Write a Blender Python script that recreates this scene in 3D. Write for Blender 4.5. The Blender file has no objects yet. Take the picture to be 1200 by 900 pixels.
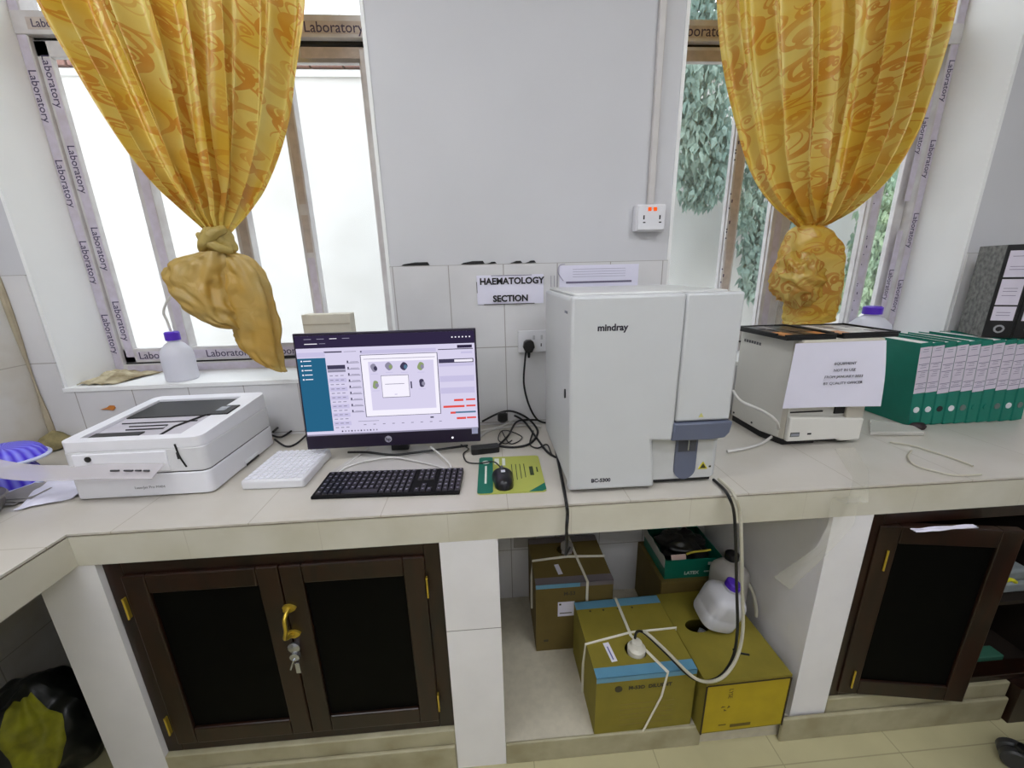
import bpy, bmesh, math, random
from mathutils import Vector, Matrix, noise
random.seed(7)
S = bpy.context.scene
COL = S.collection
PI = math.pi
V = Vector

# ------------------------------------------------------------------ camera
F = 470.0
def _rot(p, y, r):
    cy, sy, cp, sp, cr, sr = math.cos(y), math.sin(y), math.cos(p), math.sin(p), math.cos(r), math.sin(r)
    right = V((cy, -sy, 0)); f0 = V((sy, cy, 0)); up = V((0, 0, 1))
    fwd = f0 * cp - up * sp; dn = -(up * cp + f0 * sp)
    return right * cr + dn * sr, dn * cr - right * sr, fwd
R_, D_, F_ = _rot(.2745, .063, .0243)
CAM = V((0, 0, 1.55))
cd = bpy.data.cameras.new('camera'); cam = bpy.data.objects.new('camera', cd); COL.objects.link(cam)
cd.sensor_width = 36; cd.lens = F / 1200 * 36; cd.clip_start = .02
m = Matrix((R_, -D_, -F_)).transposed().to_4x4(); m.translation = CAM
cam.matrix_world = m
S.camera = cam
S.view_settings.view_transform = 'Standard'; S.view_settings.look = 'None'
S.view_settings.gamma = 1; S.view_settings.use_curve_mapping = False
S.view_settings.exposure = 0.0

# survey helpers: where a sight line through a photo point meets a level or a wall-parallel plane of the room
def ray(px, py): return (R_ * ((px - 600) / F) + D_ * ((py - 450) / F) + F_)
def PZ(px, py, z): d = ray(px, py); return CAM + d * ((z - CAM.z) / d.z)
def PY(px, py, y): d = ray(px, py); return CAM + d * (y / d.y)

# ------------------------------------------------------------------ materials
def lin(c):
    return tuple((v / 255 / 12.92 if v / 255 <= .04045 else ((v / 255 + .055) / 1.055) ** 2.4) for v in c) + (1,)
MATS = {}
class NT:
    def __init__(s, name):
        s.m = bpy.data.materials.new(name); s.m.use_nodes = True; s.t = s.m.node_tree; s.t.nodes.clear()
        s.out = s.n('ShaderNodeOutputMaterial')
    def n(s, typ, **k):
        nd = s.t.nodes.new(typ)
        for a, b in k.items():
            if a.startswith('i_'):
                nd.inputs[int(a[2:]) if a[2:].isdigit() else a[2:].replace('_', ' ')].default_value = b
            else: setattr(nd, a, b)
        return nd
    def l(s, a, b): s.t.links.new(a, b)
    def math(s, op, a, b=None, c=None):
        nd = s.n('ShaderNodeMath', operation=op)
        for i, v in enumerate((a, b, c)):
            if v is None: continue
            if hasattr(v, 'links'): s.l(v, nd.inputs[i])
            else: nd.inputs[i].default_value = v
        return nd.outputs[0]
    def vmath(s, op, a, b=None):
        nd = s.n('ShaderNodeVectorMath', operation=op)
        for i, v in enumerate((a, b)):
            if v is None: continue
            if hasattr(v, 'links'): s.l(v, nd.inputs[i])
            else: nd.inputs[i].default_value = v
        return nd.outputs[0]
    def mix(s, f, a, b):
        nd = s.n('ShaderNodeMix', data_type='RGBA')
        for i, v in ((0, f), (6, a), (7, b)):
            if hasattr(v, 'links'): s.l(v, nd.inputs[i])
            else: nd.inputs[i].default_value = v
        return nd.outputs[2]
def pbr(name, c, rough=.5, metal=0, var=.06, scale=12, bump=0, c2=None, coat=0, spec=.5, trans=0, bscale=None, alpha=1):
    if name in MATS: return MATS[name]
    t = NT(name); b = t.n('ShaderNodeBsdfPrincipled')
    tc = t.n('ShaderNodeTexCoord'); ns = t.n('ShaderNodeTexNoise', i_Scale=scale, i_Detail=4.0)
    t.l(tc.outputs['Object'], ns.inputs['Vector'])
    ca = lin(c)
    cb = lin(c2) if c2 else tuple(max(0, v * (1 - var * 2.2)) for v in ca[:3]) + (1,)
    rp = t.n('ShaderNodeMapRange', i_1=.35, i_2=.7); t.l(ns.outputs[0], rp.inputs[0])
    t.l(t.mix(rp.outputs[0], ca, cb), b.inputs['Base Color'])
    b.inputs['Roughness'].default_value = rough; b.inputs['Metallic'].default_value = metal
    b.inputs['Coat Weight'].default_value = coat; b.inputs['Specular IOR Level'].default_value = spec
    b.inputs['Transmission Weight'].default_value = trans
    b.inputs['Alpha'].default_value = alpha
    if bump:
        n2 = t.n('ShaderNodeTexNoise', i_Scale=bscale or scale * 4, i_Detail=3.0); t.l(tc.outputs['Object'], n2.inputs['Vector'])
        bp = t.n('ShaderNodeBump', i_Strength=bump, i_Distance=.004); t.l(n2.outputs[0], bp.inputs['Height']); t.l(bp.outputs[0], b.inputs['Normal'])
    t.l(b.outputs[0], t.out.inputs[0]); MATS[name] = t.m
    return t.m
def emis(name, c, st=1):
    if name in MATS: return MATS[name]
    t = NT(name); e = t.n('ShaderNodeEmission', i_0=lin(c), i_1=st); t.l(e.outputs[0], t.out.inputs[0]); MATS[name] = t.m
    return t.m
def tiles(name, c, grout, ax, pitch, off, rough=.25, gw=.0018, stain=None, var=.04):
    """glazed tiles: ax picks the two axes, pitch and off give the joint grid in metres"""
    t = NT(name); b = t.n('ShaderNodeBsdfPrincipled'); g = t.n('ShaderNodeNewGeometry'); sp = t.n('ShaderNodeSeparateXYZ')
    t.l(g.outputs['Position'], sp.inputs[0]); ds = []
    for k in (0, 1):
        v = t.math('SUBTRACT', sp.outputs[ax[k]], off[k]); v = t.math('DIVIDE', v, pitch[k]); v = t.math('FRACT', v)
        v = t.math('MINIMUM', v, t.math('SUBTRACT', 1.0, v)); ds.append(t.math('MULTIPLY', v, pitch[k]))
    d = t.math('MINIMUM', ds[0], ds[1]); mk = t.math('LESS_THAN', d, gw)
    ns = t.n('ShaderNodeTexNoise', i_Scale=5.0, i_Detail=5.0); t.l(g.outputs['Position'], ns.inputs['Vector'])
    rp = t.n('ShaderNodeMapRange', i_1=.4, i_2=.72); t.l(ns.outputs[0], rp.inputs[0])
    ca = lin(c); cb = lin(stain) if stain else tuple(v * (1 - var * 2) for v in ca[:3]) + (1,)
    col = t.mix(mk, t.mix(rp.outputs[0], ca, cb), lin(grout))
    t.l(col, b.inputs['Base Color']); b.inputs['Roughness'].default_value = rough
    bp = t.n('ShaderNodeBump', i_Strength=.25, i_Distance=.002); t.l(t.math('MINIMUM', d, gw * 2), bp.inputs['Height'])
    t.l(b.outputs[0], t.out.inputs[0]); MATS[name] = t.m
    return t.m
def curtain_mat(name, base, pale, ink, dens=1.0):
    t = NT(name); uv = t.n('ShaderNodeUVMap')
    def curls(scale, off, R, w, seedoff):
        vec = t.vmath('ADD', uv.outputs[0], (off, off * .7, 0)); vec = t.vmath('MULTIPLY', vec, (scale, scale, scale))
        nz = t.n('ShaderNodeTexNoise', i_Scale=1.3, i_Detail=1.0); t.l(vec, nz.inputs['Vector'])
        vec = t.vmath('ADD', vec, t.vmath('MULTIPLY', t.vmath('SUBTRACT', nz.outputs[1], (.5, .5, .5)), (.16, .16, 0)))
        vo = t.n('ShaderNodeTexVoronoi', voronoi_dimensions='2D', i_Scale=1.0, i_Randomness=.55); t.l(vec, vo.inputs['Vector'])
        lo = t.vmath('SUBTRACT', vec, vo.outputs['Position']); sx = t.n('ShaderNodeSeparateXYZ'); t.l(lo, sx.inputs[0])
        cs = t.n('ShaderNodeSeparateColor'); t.l(vo.outputs['Color'], cs.inputs[0])
        flip = t.math('SUBTRACT', t.math('MULTIPLY', t.math('GREATER_THAN', cs.outputs[1], .5), 2.0), 1.0)
        x = t.math('MULTIPLY', sx.outputs[0], flip); y = sx.outputs[1]
        r = t.math('SQRT', t.math('ADD', t.math('MULTIPLY', x, x), t.math('MULTIPLY', y, y)))
        th = t.math('ADD', t.math('DIVIDE', t.math('ARCTAN2', y, x), 2 * PI), t.math('ADD', t.math('MULTIPLY', cs.outputs[0], .6), seedoff))
        fr = t.math('FRACT', th)
        sr = t.math('MULTIPLY', t.math('ADD', t.math('MULTIPLY', fr, .72), .28), R)
        wd = t.math('MULTIPLY', t.math('ADD', t.math('SINE', t.math('MULTIPLY', fr, PI)), .18), w)
        dist = t.math('ABSOLUTE', t.math('SUBTRACT', r, sr))
        m1 = t.math('LESS_THAN', dist, wd)
        eye = t.math('LESS_THAN', t.math('ABSOLUTE', t.math('SUBTRACT', r, R * .16)), w * .75)
        return t.math('MAXIMUM', m1, eye)
    a = curls(8.5, 0, .50, .062, .2); b = curls(13.0, 3.1, .44, .05, .65); c = curls(6.0, 7.7, .60, .016, .4)
    pat = t.math('MAXIMUM', a, t.math('MAXIMUM', b, c))
    ns = t.n('ShaderNodeTexNoise', i_Scale=5.0, i_Detail=3.0); t.l(uv.outputs[0], ns.inputs['Vector'])
    rp = t.n('ShaderNodeMapRange', i_1=.38, i_2=.62); t.l(ns.outputs[0], rp.inputs[0])
    bc = t.mix(rp.outputs[0], lin(base), lin(pale))
    n3 = t.n('ShaderNodeTexNoise', i_Scale=9.0, i_Detail=2.0); t.l(uv.outputs[0], n3.inputs['Vector'])
    r3 = t.n('ShaderNodeMapRange', i_1=.35, i_2=.6, i_3=.35, i_4=1.0); t.l(n3.outputs[0], r3.inputs[0])
    col = t.mix(t.math('MULTIPLY', t.math('MULTIPLY', pat, dens), r3.outputs[0]), bc, lin(ink))
    df = t.n('ShaderNodeBsdfDiffuse'); tr = t.n('ShaderNodeBsdfTranslucent'); gl = t.n('ShaderNodeBsdfGlossy', i_Roughness=.38)
    t.l(col, df.inputs[0]); t.l(col, tr.inputs[0]); gl.inputs[0].default_value = (1, .93, .75, 1)
    nb = t.n('ShaderNodeTexNoise', i_Scale=26.0, i_Detail=2.0); t.l(uv.outputs[0], nb.inputs['Vector'])
    bp = t.n('ShaderNodeBump', i_Strength=.5, i_Distance=.01); t.l(nb.outputs[0], bp.inputs['Height'])
    for q in (df, gl): t.l(bp.outputs[0], q.inputs['Normal'])
    m1 = t.n('ShaderNodeMixShader', i_0=.5); t.l(df.outputs[0], m1.inputs[1]); t.l(tr.outputs[0], m1.inputs[2])
    m2 = t.n('ShaderNodeMixShader', i_0=.06); t.l(m1.outputs[0], m2.inputs[1]); t.l(gl.outputs[0], m2.inputs[2])
    t.l(m2.outputs[0], t.out.inputs[0]); MATS[name] = t.m
    return t.m
def wood(name, a, b_, rough=.22):
    t = NT(name); b = t.n('ShaderNodeBsdfPrincipled'); tc = t.n('ShaderNodeTexCoord')
    v = t.vmath('MULTIPLY', tc.outputs['Object'], (9, 9, 2.0)); n = t.n('ShaderNodeTexNoise', i_Scale=2.2, i_Detail=6.0, i_Distortion=1.2); t.l(v, n.inputs['Vector'])
    rp = t.n('ShaderNodeMapRange', i_1=.3, i_2=.7); t.l(n.outputs[0], rp.inputs[0])
    t.l(t.mix(rp.outputs[0], lin(a), lin(b_)), b.inputs['Base Color']); b.inputs['Roughness'].default_value = rough
    t.l(b.outputs[0], t.out.inputs[0]); MATS[name] = t.m
    return t.m
def sheer(name, c, op=.3, rough=.2):
    t = NT(name); b = t.n('ShaderNodeBsdfPrincipled', i_Base_Color=lin(c), i_Roughness=rough); tr = t.n('ShaderNodeBsdfTransparent')
    mx = t.n('ShaderNodeMixShader', i_0=op); t.l(tr.outputs[0], mx.inputs[1]); t.l(b.outputs[0], mx.inputs[2]); t.l(mx.outputs[0], t.out.inputs[0])
    MATS[name] = t.m; return t.m
def milky(name, c, tr_=.4, rough=.35):
    t = NT(name); b = t.n('ShaderNodeBsdfPrincipled', i_Base_Color=lin(c), i_Roughness=rough); tl = t.n('ShaderNodeBsdfTranslucent', i_0=lin(c))
    mx = t.n('ShaderNodeMixShader', i_0=tr_); t.l(b.outputs[0], mx.inputs[1]); t.l(tl.outputs[0], mx.inputs[2]); t.l(mx.outputs[0], t.out.inputs[0])
    MATS[name] = t.m; return t.m
def fluted(name, a, b_, n):
    """blue plastic with paler flutes round the wall of the bowl"""
    t = NT(name); b = t.n('ShaderNodeBsdfPrincipled', i_Roughness=.35); tc = t.n('ShaderNodeTexCoord'); s = t.n('ShaderNodeSeparateXYZ'); t.l(tc.outputs['Object'], s.inputs[0])
    an = t.math('ARCTAN2', s.outputs[1], s.outputs[0]); w = t.math('SINE', t.math('MULTIPLY', an, float(n)))
    t.l(t.mix(t.math('MULTIPLY_ADD', w, .5, .5), lin(a), lin(b_)), b.inputs['Base Color']); t.l(b.outputs[0], t.out.inputs[0]); MATS[name] = t.m
    return t.m

M_wall = pbr('painted plaster', (204, 204, 207), .6, var=.015, scale=3)
M_reveal = pbr('white reveal paint', (240, 241, 240), .55, var=.02, scale=4)
M_tile = tiles('white glazed wall tile', (216, 215, 216), (165, 162, 158), (0, 2), (.2, .308), (.075, .96), .22)
M_tileL = tiles('white glazed side tile', (214, 212, 206), (176, 170, 158), (1, 2), (.2, .308), (.14, .96), .25, stain=(198, 191, 176))
M_pillar = tiles('white pillar tile', (236, 234, 236), (120, 118, 115), (0, 2), (5, .80), (-2.4, .558), .28, gw=.0012)
M_pillar2 = tiles('plain white pillar tile', (236, 234, 236), (200, 198, 196), (0, 2), (5, 3), (-2.4, -.5), .28, gw=.0012)
M_top = tiles('cream counter tile', (200, 195, 186), (170, 162, 146), (0, 1), (.33, .66), (.04, .88), .28, gw=.0012, stain=(192, 186, 174))
M_edge = tiles('cream counter edge tile', (206, 202, 188), (190, 184, 168), (0, 2), (.33, 5), (.21, -1), .35, stain=(192, 187, 168), gw=.001)
M_edgeL = tiles('cream return edge tile', (206, 202, 188), (190, 184, 168), (1, 2), (.33, 5), (.21, -1), .35, stain=(168, 160, 136), gw=.0012)
M_joint = pbr('dirty joint filler', (98, 84, 62), .9, var=.2, scale=60, c2=(140, 126, 100))
M_floor = tiles('beige floor tile', (190, 183, 144), (158, 150, 118), (0, 1), (.4, .4), (.1, .05), .4, stain=(178, 171, 134))
M_plinth = pbr('beige plinth tile', (176, 170, 142), .5, var=.06, scale=9, c2=(150, 142, 112))
M_inner = pbr('grey opening floor tile', (200, 193, 174), .5, var=.05, scale=40)
M_alu = pbr('white coated aluminium', (206, 204, 204), .4, var=.05, scale=14, c2=(186, 181, 182))
M_track = pbr('grey aluminium track', (150, 148, 146), .45, var=.08, scale=20)
M_tape = pbr('lavender printed tape', (200, 193, 208), .45, var=.1, scale=30, c2=(186, 178, 188))
M_tapeb = pbr('brown printed tape', (190, 178, 170), .45, var=.1, scale=30)
M_tink = pbr('tape ink', (66, 56, 86), .6)
M_ink = pbr('dark ink', (34, 30, 48), .6)
M_black = pbr('black plastic', (16, 16, 18), .38, var=.02)
M_cable = pbr('black cable rubber', (14, 14, 16), .45, var=.02)
M_wcable = pbr('white cable rubber', (214, 212, 208), .4, var=.02)
M_white = pbr('white plastic', (226, 226, 230), .35, var=.01)
M_prn = pbr('printer white plastic', (232, 232, 238), .4, var=.01)
M_prn2 = pbr('printer grey-white side', (218, 218, 221), .45, var=.01)
M_dark = pbr('dark charcoal plastic', (20, 18, 21), .5, var=.02)
M_ana = pbr('analyser light grey casing', (202, 204, 206), .38, var=.01)
M_slate = pbr('slate blue plastic', (96, 102, 122), .4, var=.03)
M_slate2 = pbr('dark slate plastic', (72, 74, 84), .4, var=.03)
M_cream = pbr('cream casing', (206, 200, 186), .42, var=.02)
M_cream2 = pbr('off white casing', (220, 218, 210), .42, var=.01)
M_paper = pbr('white paper', (226, 224, 240), .7, var=.02, scale=8)
M_green = pbr('green file board', (0, 118, 100), .5, var=.05, scale=20)
M_green2 = pbr('green carton', (0, 104, 84), .45, var=.04)
M_wood = wood('dark varnished wood', (40, 16, 4), (20, 9, 3), .35)
M_panel = pbr('black panel', (3, 3, 2), .6, var=.1, scale=40, spec=.08)
M_brass = pbr('brass', (214, 184, 70), .3, .75, var=.1)
M_chrome = pbr('steel', (190, 192, 196), .25, .9)
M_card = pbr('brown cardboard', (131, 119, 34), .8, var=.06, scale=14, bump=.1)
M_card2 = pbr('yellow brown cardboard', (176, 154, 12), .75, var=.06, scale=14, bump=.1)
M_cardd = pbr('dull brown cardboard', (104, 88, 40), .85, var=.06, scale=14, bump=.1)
M_btape = pbr('blue packing tape', (96, 148, 176), .4, var=.05)
M_gtape = pbr('grey packing tape', (112, 104, 110), .45, var=.05)
M_strap = pbr('white strapping', (224, 220, 204), .5, var=.04)
M_purple = pbr('purple cap plastic', (84, 40, 190), .4, var=.02)
M_bottle = milky('milky bottle plastic', (236, 236, 244), .35)
M_jug = milky('cloudy jug plastic', (214, 210, 206), .3)
M_clear = sheer('clear film', (225, 222, 205), .11)
M_tube = milky('clear tube plastic', (220, 216, 200), .4)
M_glass = sheer('window glass', (235, 240, 240), .06, .02)
M_glass2 = sheer('streaked window glass', (205, 222, 236), .16, .1)
M_out = pbr('whitewashed yard wall', (197, 196, 193), .8, var=.02, scale=1.5, c2=(184, 182, 178))
M_roof = pbr('terracotta coping', (132, 96, 86), .8, var=.1)
def cloth(name, c, c2, sc):
    t = NT(name); tc = t.n('ShaderNodeTexCoord'); ns = t.n('ShaderNodeTexNoise', i_Scale=6.0, i_Detail=3.0); t.l(tc.outputs['Object'], ns.inputs['Vector'])
    rp = t.n('ShaderNodeMapRange', i_1=.35, i_2=.65); t.l(ns.outputs[0], rp.inputs[0]); cc = t.mix(rp.outputs[0], lin(c), lin(c2))
    nb = t.n('ShaderNodeTexNoise', i_Scale=sc, i_Detail=3.0, i_Distortion=.8); t.l(tc.outputs['Object'], nb.inputs['Vector']); bp = t.n('ShaderNodeBump', i_Strength=.7, i_Distance=.02); t.l(nb.outputs[0], bp.inputs['Height'])
    d = t.n('ShaderNodeBsdfDiffuse'); tl = t.n('ShaderNodeBsdfTranslucent'); g = t.n('ShaderNodeBsdfGlossy', i_Roughness=.45); mx = t.n('ShaderNodeMixShader', i_0=.3); m2 = t.n('ShaderNodeMixShader', i_0=.06)
    t.l(cc, d.inputs[0]); t.l(cc, tl.inputs[0]); t.l(bp.outputs[0], d.inputs['Normal']); t.l(bp.outputs[0], g.inputs['Normal']); t.l(d.outputs[0], mx.inputs[1]); t.l(tl.outputs[0], mx.inputs[2]); t.l(mx.outputs[0], m2.inputs[1]); t.l(g.outputs[0], m2.inputs[2]); t.l(m2.outputs[0], t.out.inputs[0])
    return t.m
M_ochre = cloth('plain ochre cloth', (206, 166, 74), (196, 172, 104), 11.0)
M_curt = curtain_mat('yellow scroll curtain', (218, 184, 70), (226, 208, 122), (200, 122, 24), .72)
M_screen = emis('screen lavender white', (224, 218, 246), .92)

# ------------------------------------------------------------------ mesh building
class MB:
    def __init__(s): s.bm = bmesh.new(); s.uv = None
    def face(s, pts, mi=0):
        f = s.bm.faces.new([s.bm.verts.new(p) for p in pts]); f.material_index = mi; return f
    def box(s, x0, x1, y0, y1, z0, z1, mi=0, mt=None):
        if x0 > x1: x0, x1 = x1, x0
        if y0 > y1: y0, y1 = y1, y0
        if z0 > z1: z0, z1 = z1, z0
        v = [V((x, y, z)) for z in (z0, z1) for x, y in ((x0, y0), (x1, y0), (x1, y1), (x0, y1))]
        return s.hexa(v, mi, mt)
    def hexa(s, v, mi=0, mt=None):
        if mt: v = [mt @ V(p) for p in v]
        b = [s.bm.verts.new(p) for p in v]
        for q in ((3, 2, 1, 0), (4, 5, 6, 7), (0, 1, 5, 4), (1, 2, 6, 5), (2, 3, 7, 6), (3, 0, 4, 7)):
            s.bm.faces.new([b[i] for i in q]).material_index = mi
        return s
    def prism(s, poly, a, b, axis='y', mi=0, mt=None):
        """polygon in the plane across axis, pushed from a to b"""
        def P(p, t):
            q = {'y': (p[0], t, p[1]), 'z': (p[0], p[1], t), 'x': (t, p[0], p[1])}[axis]
            return mt @ V(q) if mt else V(q)
        lo = [s.bm.verts.new(P(p, a)) for p in poly]; hi = [s.bm.verts.new(P(p, b)) for p in poly]
        n = len(poly); fs = [s.bm.faces.new(lo), s.bm.faces.new(hi[::-1])]
        for i in range(n): fs.append(s.bm.faces.new((lo[i], hi[i], hi[(i + 1) % n], lo[(i + 1) % n])))
        for f in fs: f.material_index = mi
        return s
    def holed(s, outer, hole, a, b, mi=0, axis='z'):
        """plate with a hole through it"""
        def P(p, t): return V({'z': (p[0], p[1], t), 'y': (p[0], t, p[1])}[axis])
        for t in (a, b):
            es = []
            for lp in (outer, hole):
                vs = [s.bm.verts.new(P(p, t)) for p in lp]
                es += [s.bm.edges.new((vs[i], vs[(i + 1) % len(vs)])) for i in range(len(vs))]
            r = bmesh.ops.triangle_fill(s.bm, edges=es, use_beauty=True)
            for f in r['geom']:
                if isinstance(f, bmesh.types.BMFace): f.material_index = mi
        for lp in (outer, hole):
            n = len(lp)
            for i in range(n):
                s.face([P(lp[i], a), P(lp[(i + 1) % n], a), P(lp[(i + 1) % n], b), P(lp[i], b)], mi)
        bmesh.ops.remove_doubles(s.bm, verts=s.bm.verts[:], dist=1e-6)
        return s
    def tube(s, pts, r, mi=0, n=8, smooth=6, closed=False, flat=None):
        pts = [V(p) for p in pts]
        if smooth and len(pts) > 2:
            o = []
            for i in range(len(pts) - 1):
                p0 = pts[max(i - 1, 0)]; p1 = pts[i]; p2 = pts[i + 1]; p3 = pts[min(i + 2, len(pts) - 1)]
                for k in range(smooth):
                    t = k / smooth
                    o.append(.5 * ((2 * p1) + (p2 - p0) * t + (2 * p0 - 5 * p1 + 4 * p2 - p3) * t * t + (3 * p1 - p0 - 3 * p2 + p3) * t ** 3))
            o.append(pts[-1]); pts = o
        rings = []; up = V((0, 0, 1)); last = None
        for i, p in enumerate(pts):
            d = (pts[min(i + 1, len(pts) - 1)] - pts[max(i - 1, 0)]).normalized()
            if last is None:
                a = d.cross(up if abs(d.z) < .9 else V((0, 1, 0))).normalized()
            else: a = (last - d * last.dot(d)).normalized()
            last = a; b = d.cross(a); rr = r(i / (len(pts) - 1)) if callable(r) else r
            ra, rb = (rr, rr) if not flat else (rr * flat[0], rr * flat[1])
            rings.append([s.bm.verts.new(p + a * math.cos(2 * PI * k / n) * ra + b * math.sin(2 * PI * k / n) * rb) for k in range(n)])
        for i in range(len(rings) - 1):
            for k in range(n):
                f = s.bm.faces.new((rings[i][k], rings[i][(k + 1) % n], rings[i + 1][(k + 1) % n], rings[i + 1][k])); f.material_index = mi
        for rg in (rings[0][::-1], rings[-1]): s.bm.faces.new(rg).material_index = mi
        return s
    def lathe(s, prof, c=(0, 0, 0), mt=None, n=32, mi=0, sx=1, sy=1, sq=0, fn=None):
        """profile of (radius, height) turned round z; sq squares the section"""
        c = V(c); rings = []
        for r, z in prof:
            rg = []
            for k in range(n):
                a = 2 * PI * k / n; q = 1
                if sq: q = 1 / (abs(math.cos(a)) ** sq + abs(math.sin(a)) ** sq) ** (1 / sq)
                rr = r * q * (fn(a, z) if fn else 1)
                p = V((rr * math.cos(a) * sx, rr * math.sin(a) * sy, z)) + c
                rg.append(s.bm.verts.new(mt @ p if mt else p))
            rings.append(rg)
        for i in range(len(rings) - 1):
            for k in range(n):
                s.bm.faces.new((rings[i][k], rings[i][(k + 1) % n], rings[i + 1][(k + 1) % n], rings[i + 1][k])).material_index = mi
        for rg in (rings[0][::-1], rings[-1]):
            s.bm.faces.new(rg).material_index = mi
        return s
    def grid(s, fn, nu, nv, mi=0, uvfn=None):
        vs = [[s.bm.verts.new(fn(i / nu, j / nv)) for i in range(nu + 1)] for j in range(nv + 1)]
        if uvfn and not s.uv: s.uv = s.bm.loops.layers.uv.new('UVMap')
        for j in range(nv):
            for i in range(nu):
                f = s.bm.faces.new((vs[j][i], vs[j][i + 1], vs[j + 1][i + 1], vs[j + 1][i])); f.material_index = mi
                if uvfn:
                    for lp, (a, b) in zip(f.loops, ((i, j), (i + 1, j), (i + 1, j + 1), (i, j + 1))):
                        lp[s.uv].uv = uvfn(a / nu, b / nv)
        return s

def wmat(o):
    mt = Matrix.LocRotScale(o.location, o.rotation_euler, o.scale)
    return wmat(o.parent) @ mt if o.parent else mt
def props(o, label=None, cat=None, group=None, kind=None):
    if label: o['label'] = label
    if cat: o['category'] = cat
    if group: o['group'] = group
    if kind: o['kind'] = kind
    return o
def thing(name, label, cat, loc=(0, 0, 0), rot=(0, 0, 0), group=None):
    o = bpy.data.objects.new(name, None); COL.objects.link(o); o.empty_display_size = .05
    o.location = loc; o.rotation_euler = rot
    return props(o, label, cat, group)
def obj(name, mb, mats, parent=None, label=None, cat=None, group=None, kind=None, bevel=0, seg=2, world=False, smooth=True, ang=38, solid=0, sub=0):
    bm = mb.bm
    if not isinstance(mats, (list, tuple)): mats = [mats]
    if parent is not None and world: bm.transform(wmat(parent).inverted())
    bmesh.ops.recalc_face_normals(bm, faces=bm.faces[:])
    if smooth:
        ca = math.radians(ang)
        for f in bm.faces: f.smooth = True
        for e in bm.edges:
            if len(e.link_faces) != 2 or e.calc_face_angle(0) > ca: e.smooth = False
    org = V((0, 0, 0))
    if parent is None and bm.verts:
        xs = [v.co.x for v in bm.verts]; ys = [v.co.y for v in bm.verts]; zs = [v.co.z for v in bm.verts]
        org = V(((min(xs) + max(xs)) / 2, (min(ys) + max(ys)) / 2, min(zs)))
        bm.transform(Matrix.Translation(-org))
    me = bpy.data.meshes.new(name); bm.to_mesh(me); bm.free()
    for mm in mats: me.materials.append(mm)
    o = bpy.data.objects.new(name, me); COL.objects.link(o); o.location = org
    if parent is not None: o.parent = parent
    if bevel:
        bv = o.modifiers.new('bevel', 'BEVEL'); bv.width = bevel; bv.segments = seg; bv.limit_method = 'ANGLE'; bv.angle_limit = math.radians(40); bv.harden_normals = False
    if solid:
        sm = o.modifiers.new('thick', 'SOLIDIFY'); sm.thickness = solid; sm.offset = 0
    if sub:
        sb = o.modifiers.new('sub', 'SUBSURF'); sb.levels = sub; sb.render_levels = sub
    return props(o, label, cat, group, kind)
FACE = Matrix.Rotation(PI / 2, 4, 'X')            # writing that faces the room
def text_mb(mb, s, size, mt, mi=0, ex=.0003, bold=0, align='CENTER', sx=1):
    c = bpy.data.curves.new('t', 'FONT'); c.body = s; c.size = size; c.align_x = align; c.align_y = 'CENTER'; c.extrude = ex; c.offset = bold; c.resolution_u = 3
    to = bpy.data.objects.new('t', c); me = bpy.data.meshes.new_from_object(to)
    me.transform(mt @ Matrix.Diagonal((sx, 1, 1, 1))); n0 = len(mb.bm.faces)
    mb.bm.from_mesh(me); mb.bm.faces.ensure_lookup_table()
    for f in mb.bm.faces[n0:]: f.material_index = mi
    bpy.data.objects.remove(to); bpy.data.curves.remove(c); bpy.data.meshes.remove(me)
    return mb
def at(x, y, z, r=0): return Matrix.Translation((x, y, z)) @ Matrix.Rotation(r, 4, 'Y') @ FACE
def lerp(a, b, t): return a + (b - a) * t
def interp(tab, t):
    if t <= tab[0][0]: return tab[0][1]
    for (a, x), (b, y) in zip(tab, tab[1:]):
        if t <= b:
            k = (t - a) / (b - a); return x + (y - x) * k
    return tab[-1][1]
def csmooth(tab, t):
    """smooth (Catmull-Rom) reading of a table of (t, value)"""
    n = len(tab)
    if t <= tab[0][0]: return tab[0][1]
    if t >= tab[-1][0]: return tab[-1][1]
    for i in range(n - 1):
        if t <= tab[i + 1][0]:
            t0, p1 = tab[i]; t1, p2 = tab[i + 1]; h = t1 - t0; k = (t - t0) / h
            m1 = ((p2 - tab[i - 1][1]) / (t1 - tab[i - 1][0]) if i > 0 else (p2 - p1) / h)
            m2 = ((tab[i + 2][1] - p1) / (tab[i + 2][0] - t0) if i + 2 < n else (p2 - p1) / h)
            return (2 * k ** 3 - 3 * k * k + 1) * p1 + (k ** 3 - 2 * k * k + k) * h * m1 + (-2 * k ** 3 + 3 * k * k) * p2 + (k ** 3 - k * k) * h * m2

# ------------------------------------------------------------------ the room
W = 1.54; XL = -1.66; XR = 3.2; YB = -2.6; ZC = 3.1
SILL = 1.17; HEAD = 2.86
WX = ((-1.56, -.335), (.694, 1.91))
mb = MB(); xs = [XL - .2, WX[0][0], WX[0][1], WX[1][0], WX[1][1], XR]
mb.box(xs[0], xs[5], W, 1.84, -.0, SILL); mb.box(xs[0], xs[5], W, 1.84, HEAD, ZC)
for a, b in ((0, 1), (2, 3), (4, 5)): mb.box(xs[a], xs[b], W, 1.84, SILL, HEAD)
obj('wall_back', mb, M_wall, kind='structure', smooth=False)
mb = MB(); mb.box(XL - .2, XL, YB, W, 0, ZC); obj('wall_left', mb, M_wall, kind='structure', smooth=False)
mb = MB(); mb.box(XR, XR + .2, YB, 1.84, 0, ZC); obj('wall_right', mb, M_wall, kind='structure', smooth=False)
mb = MB(); mb.box(XL - .2, XR + .2, YB - .2, YB, 0, ZC); obj('wall_rear', mb, M_wall, kind='structure', smooth=False)
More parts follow.
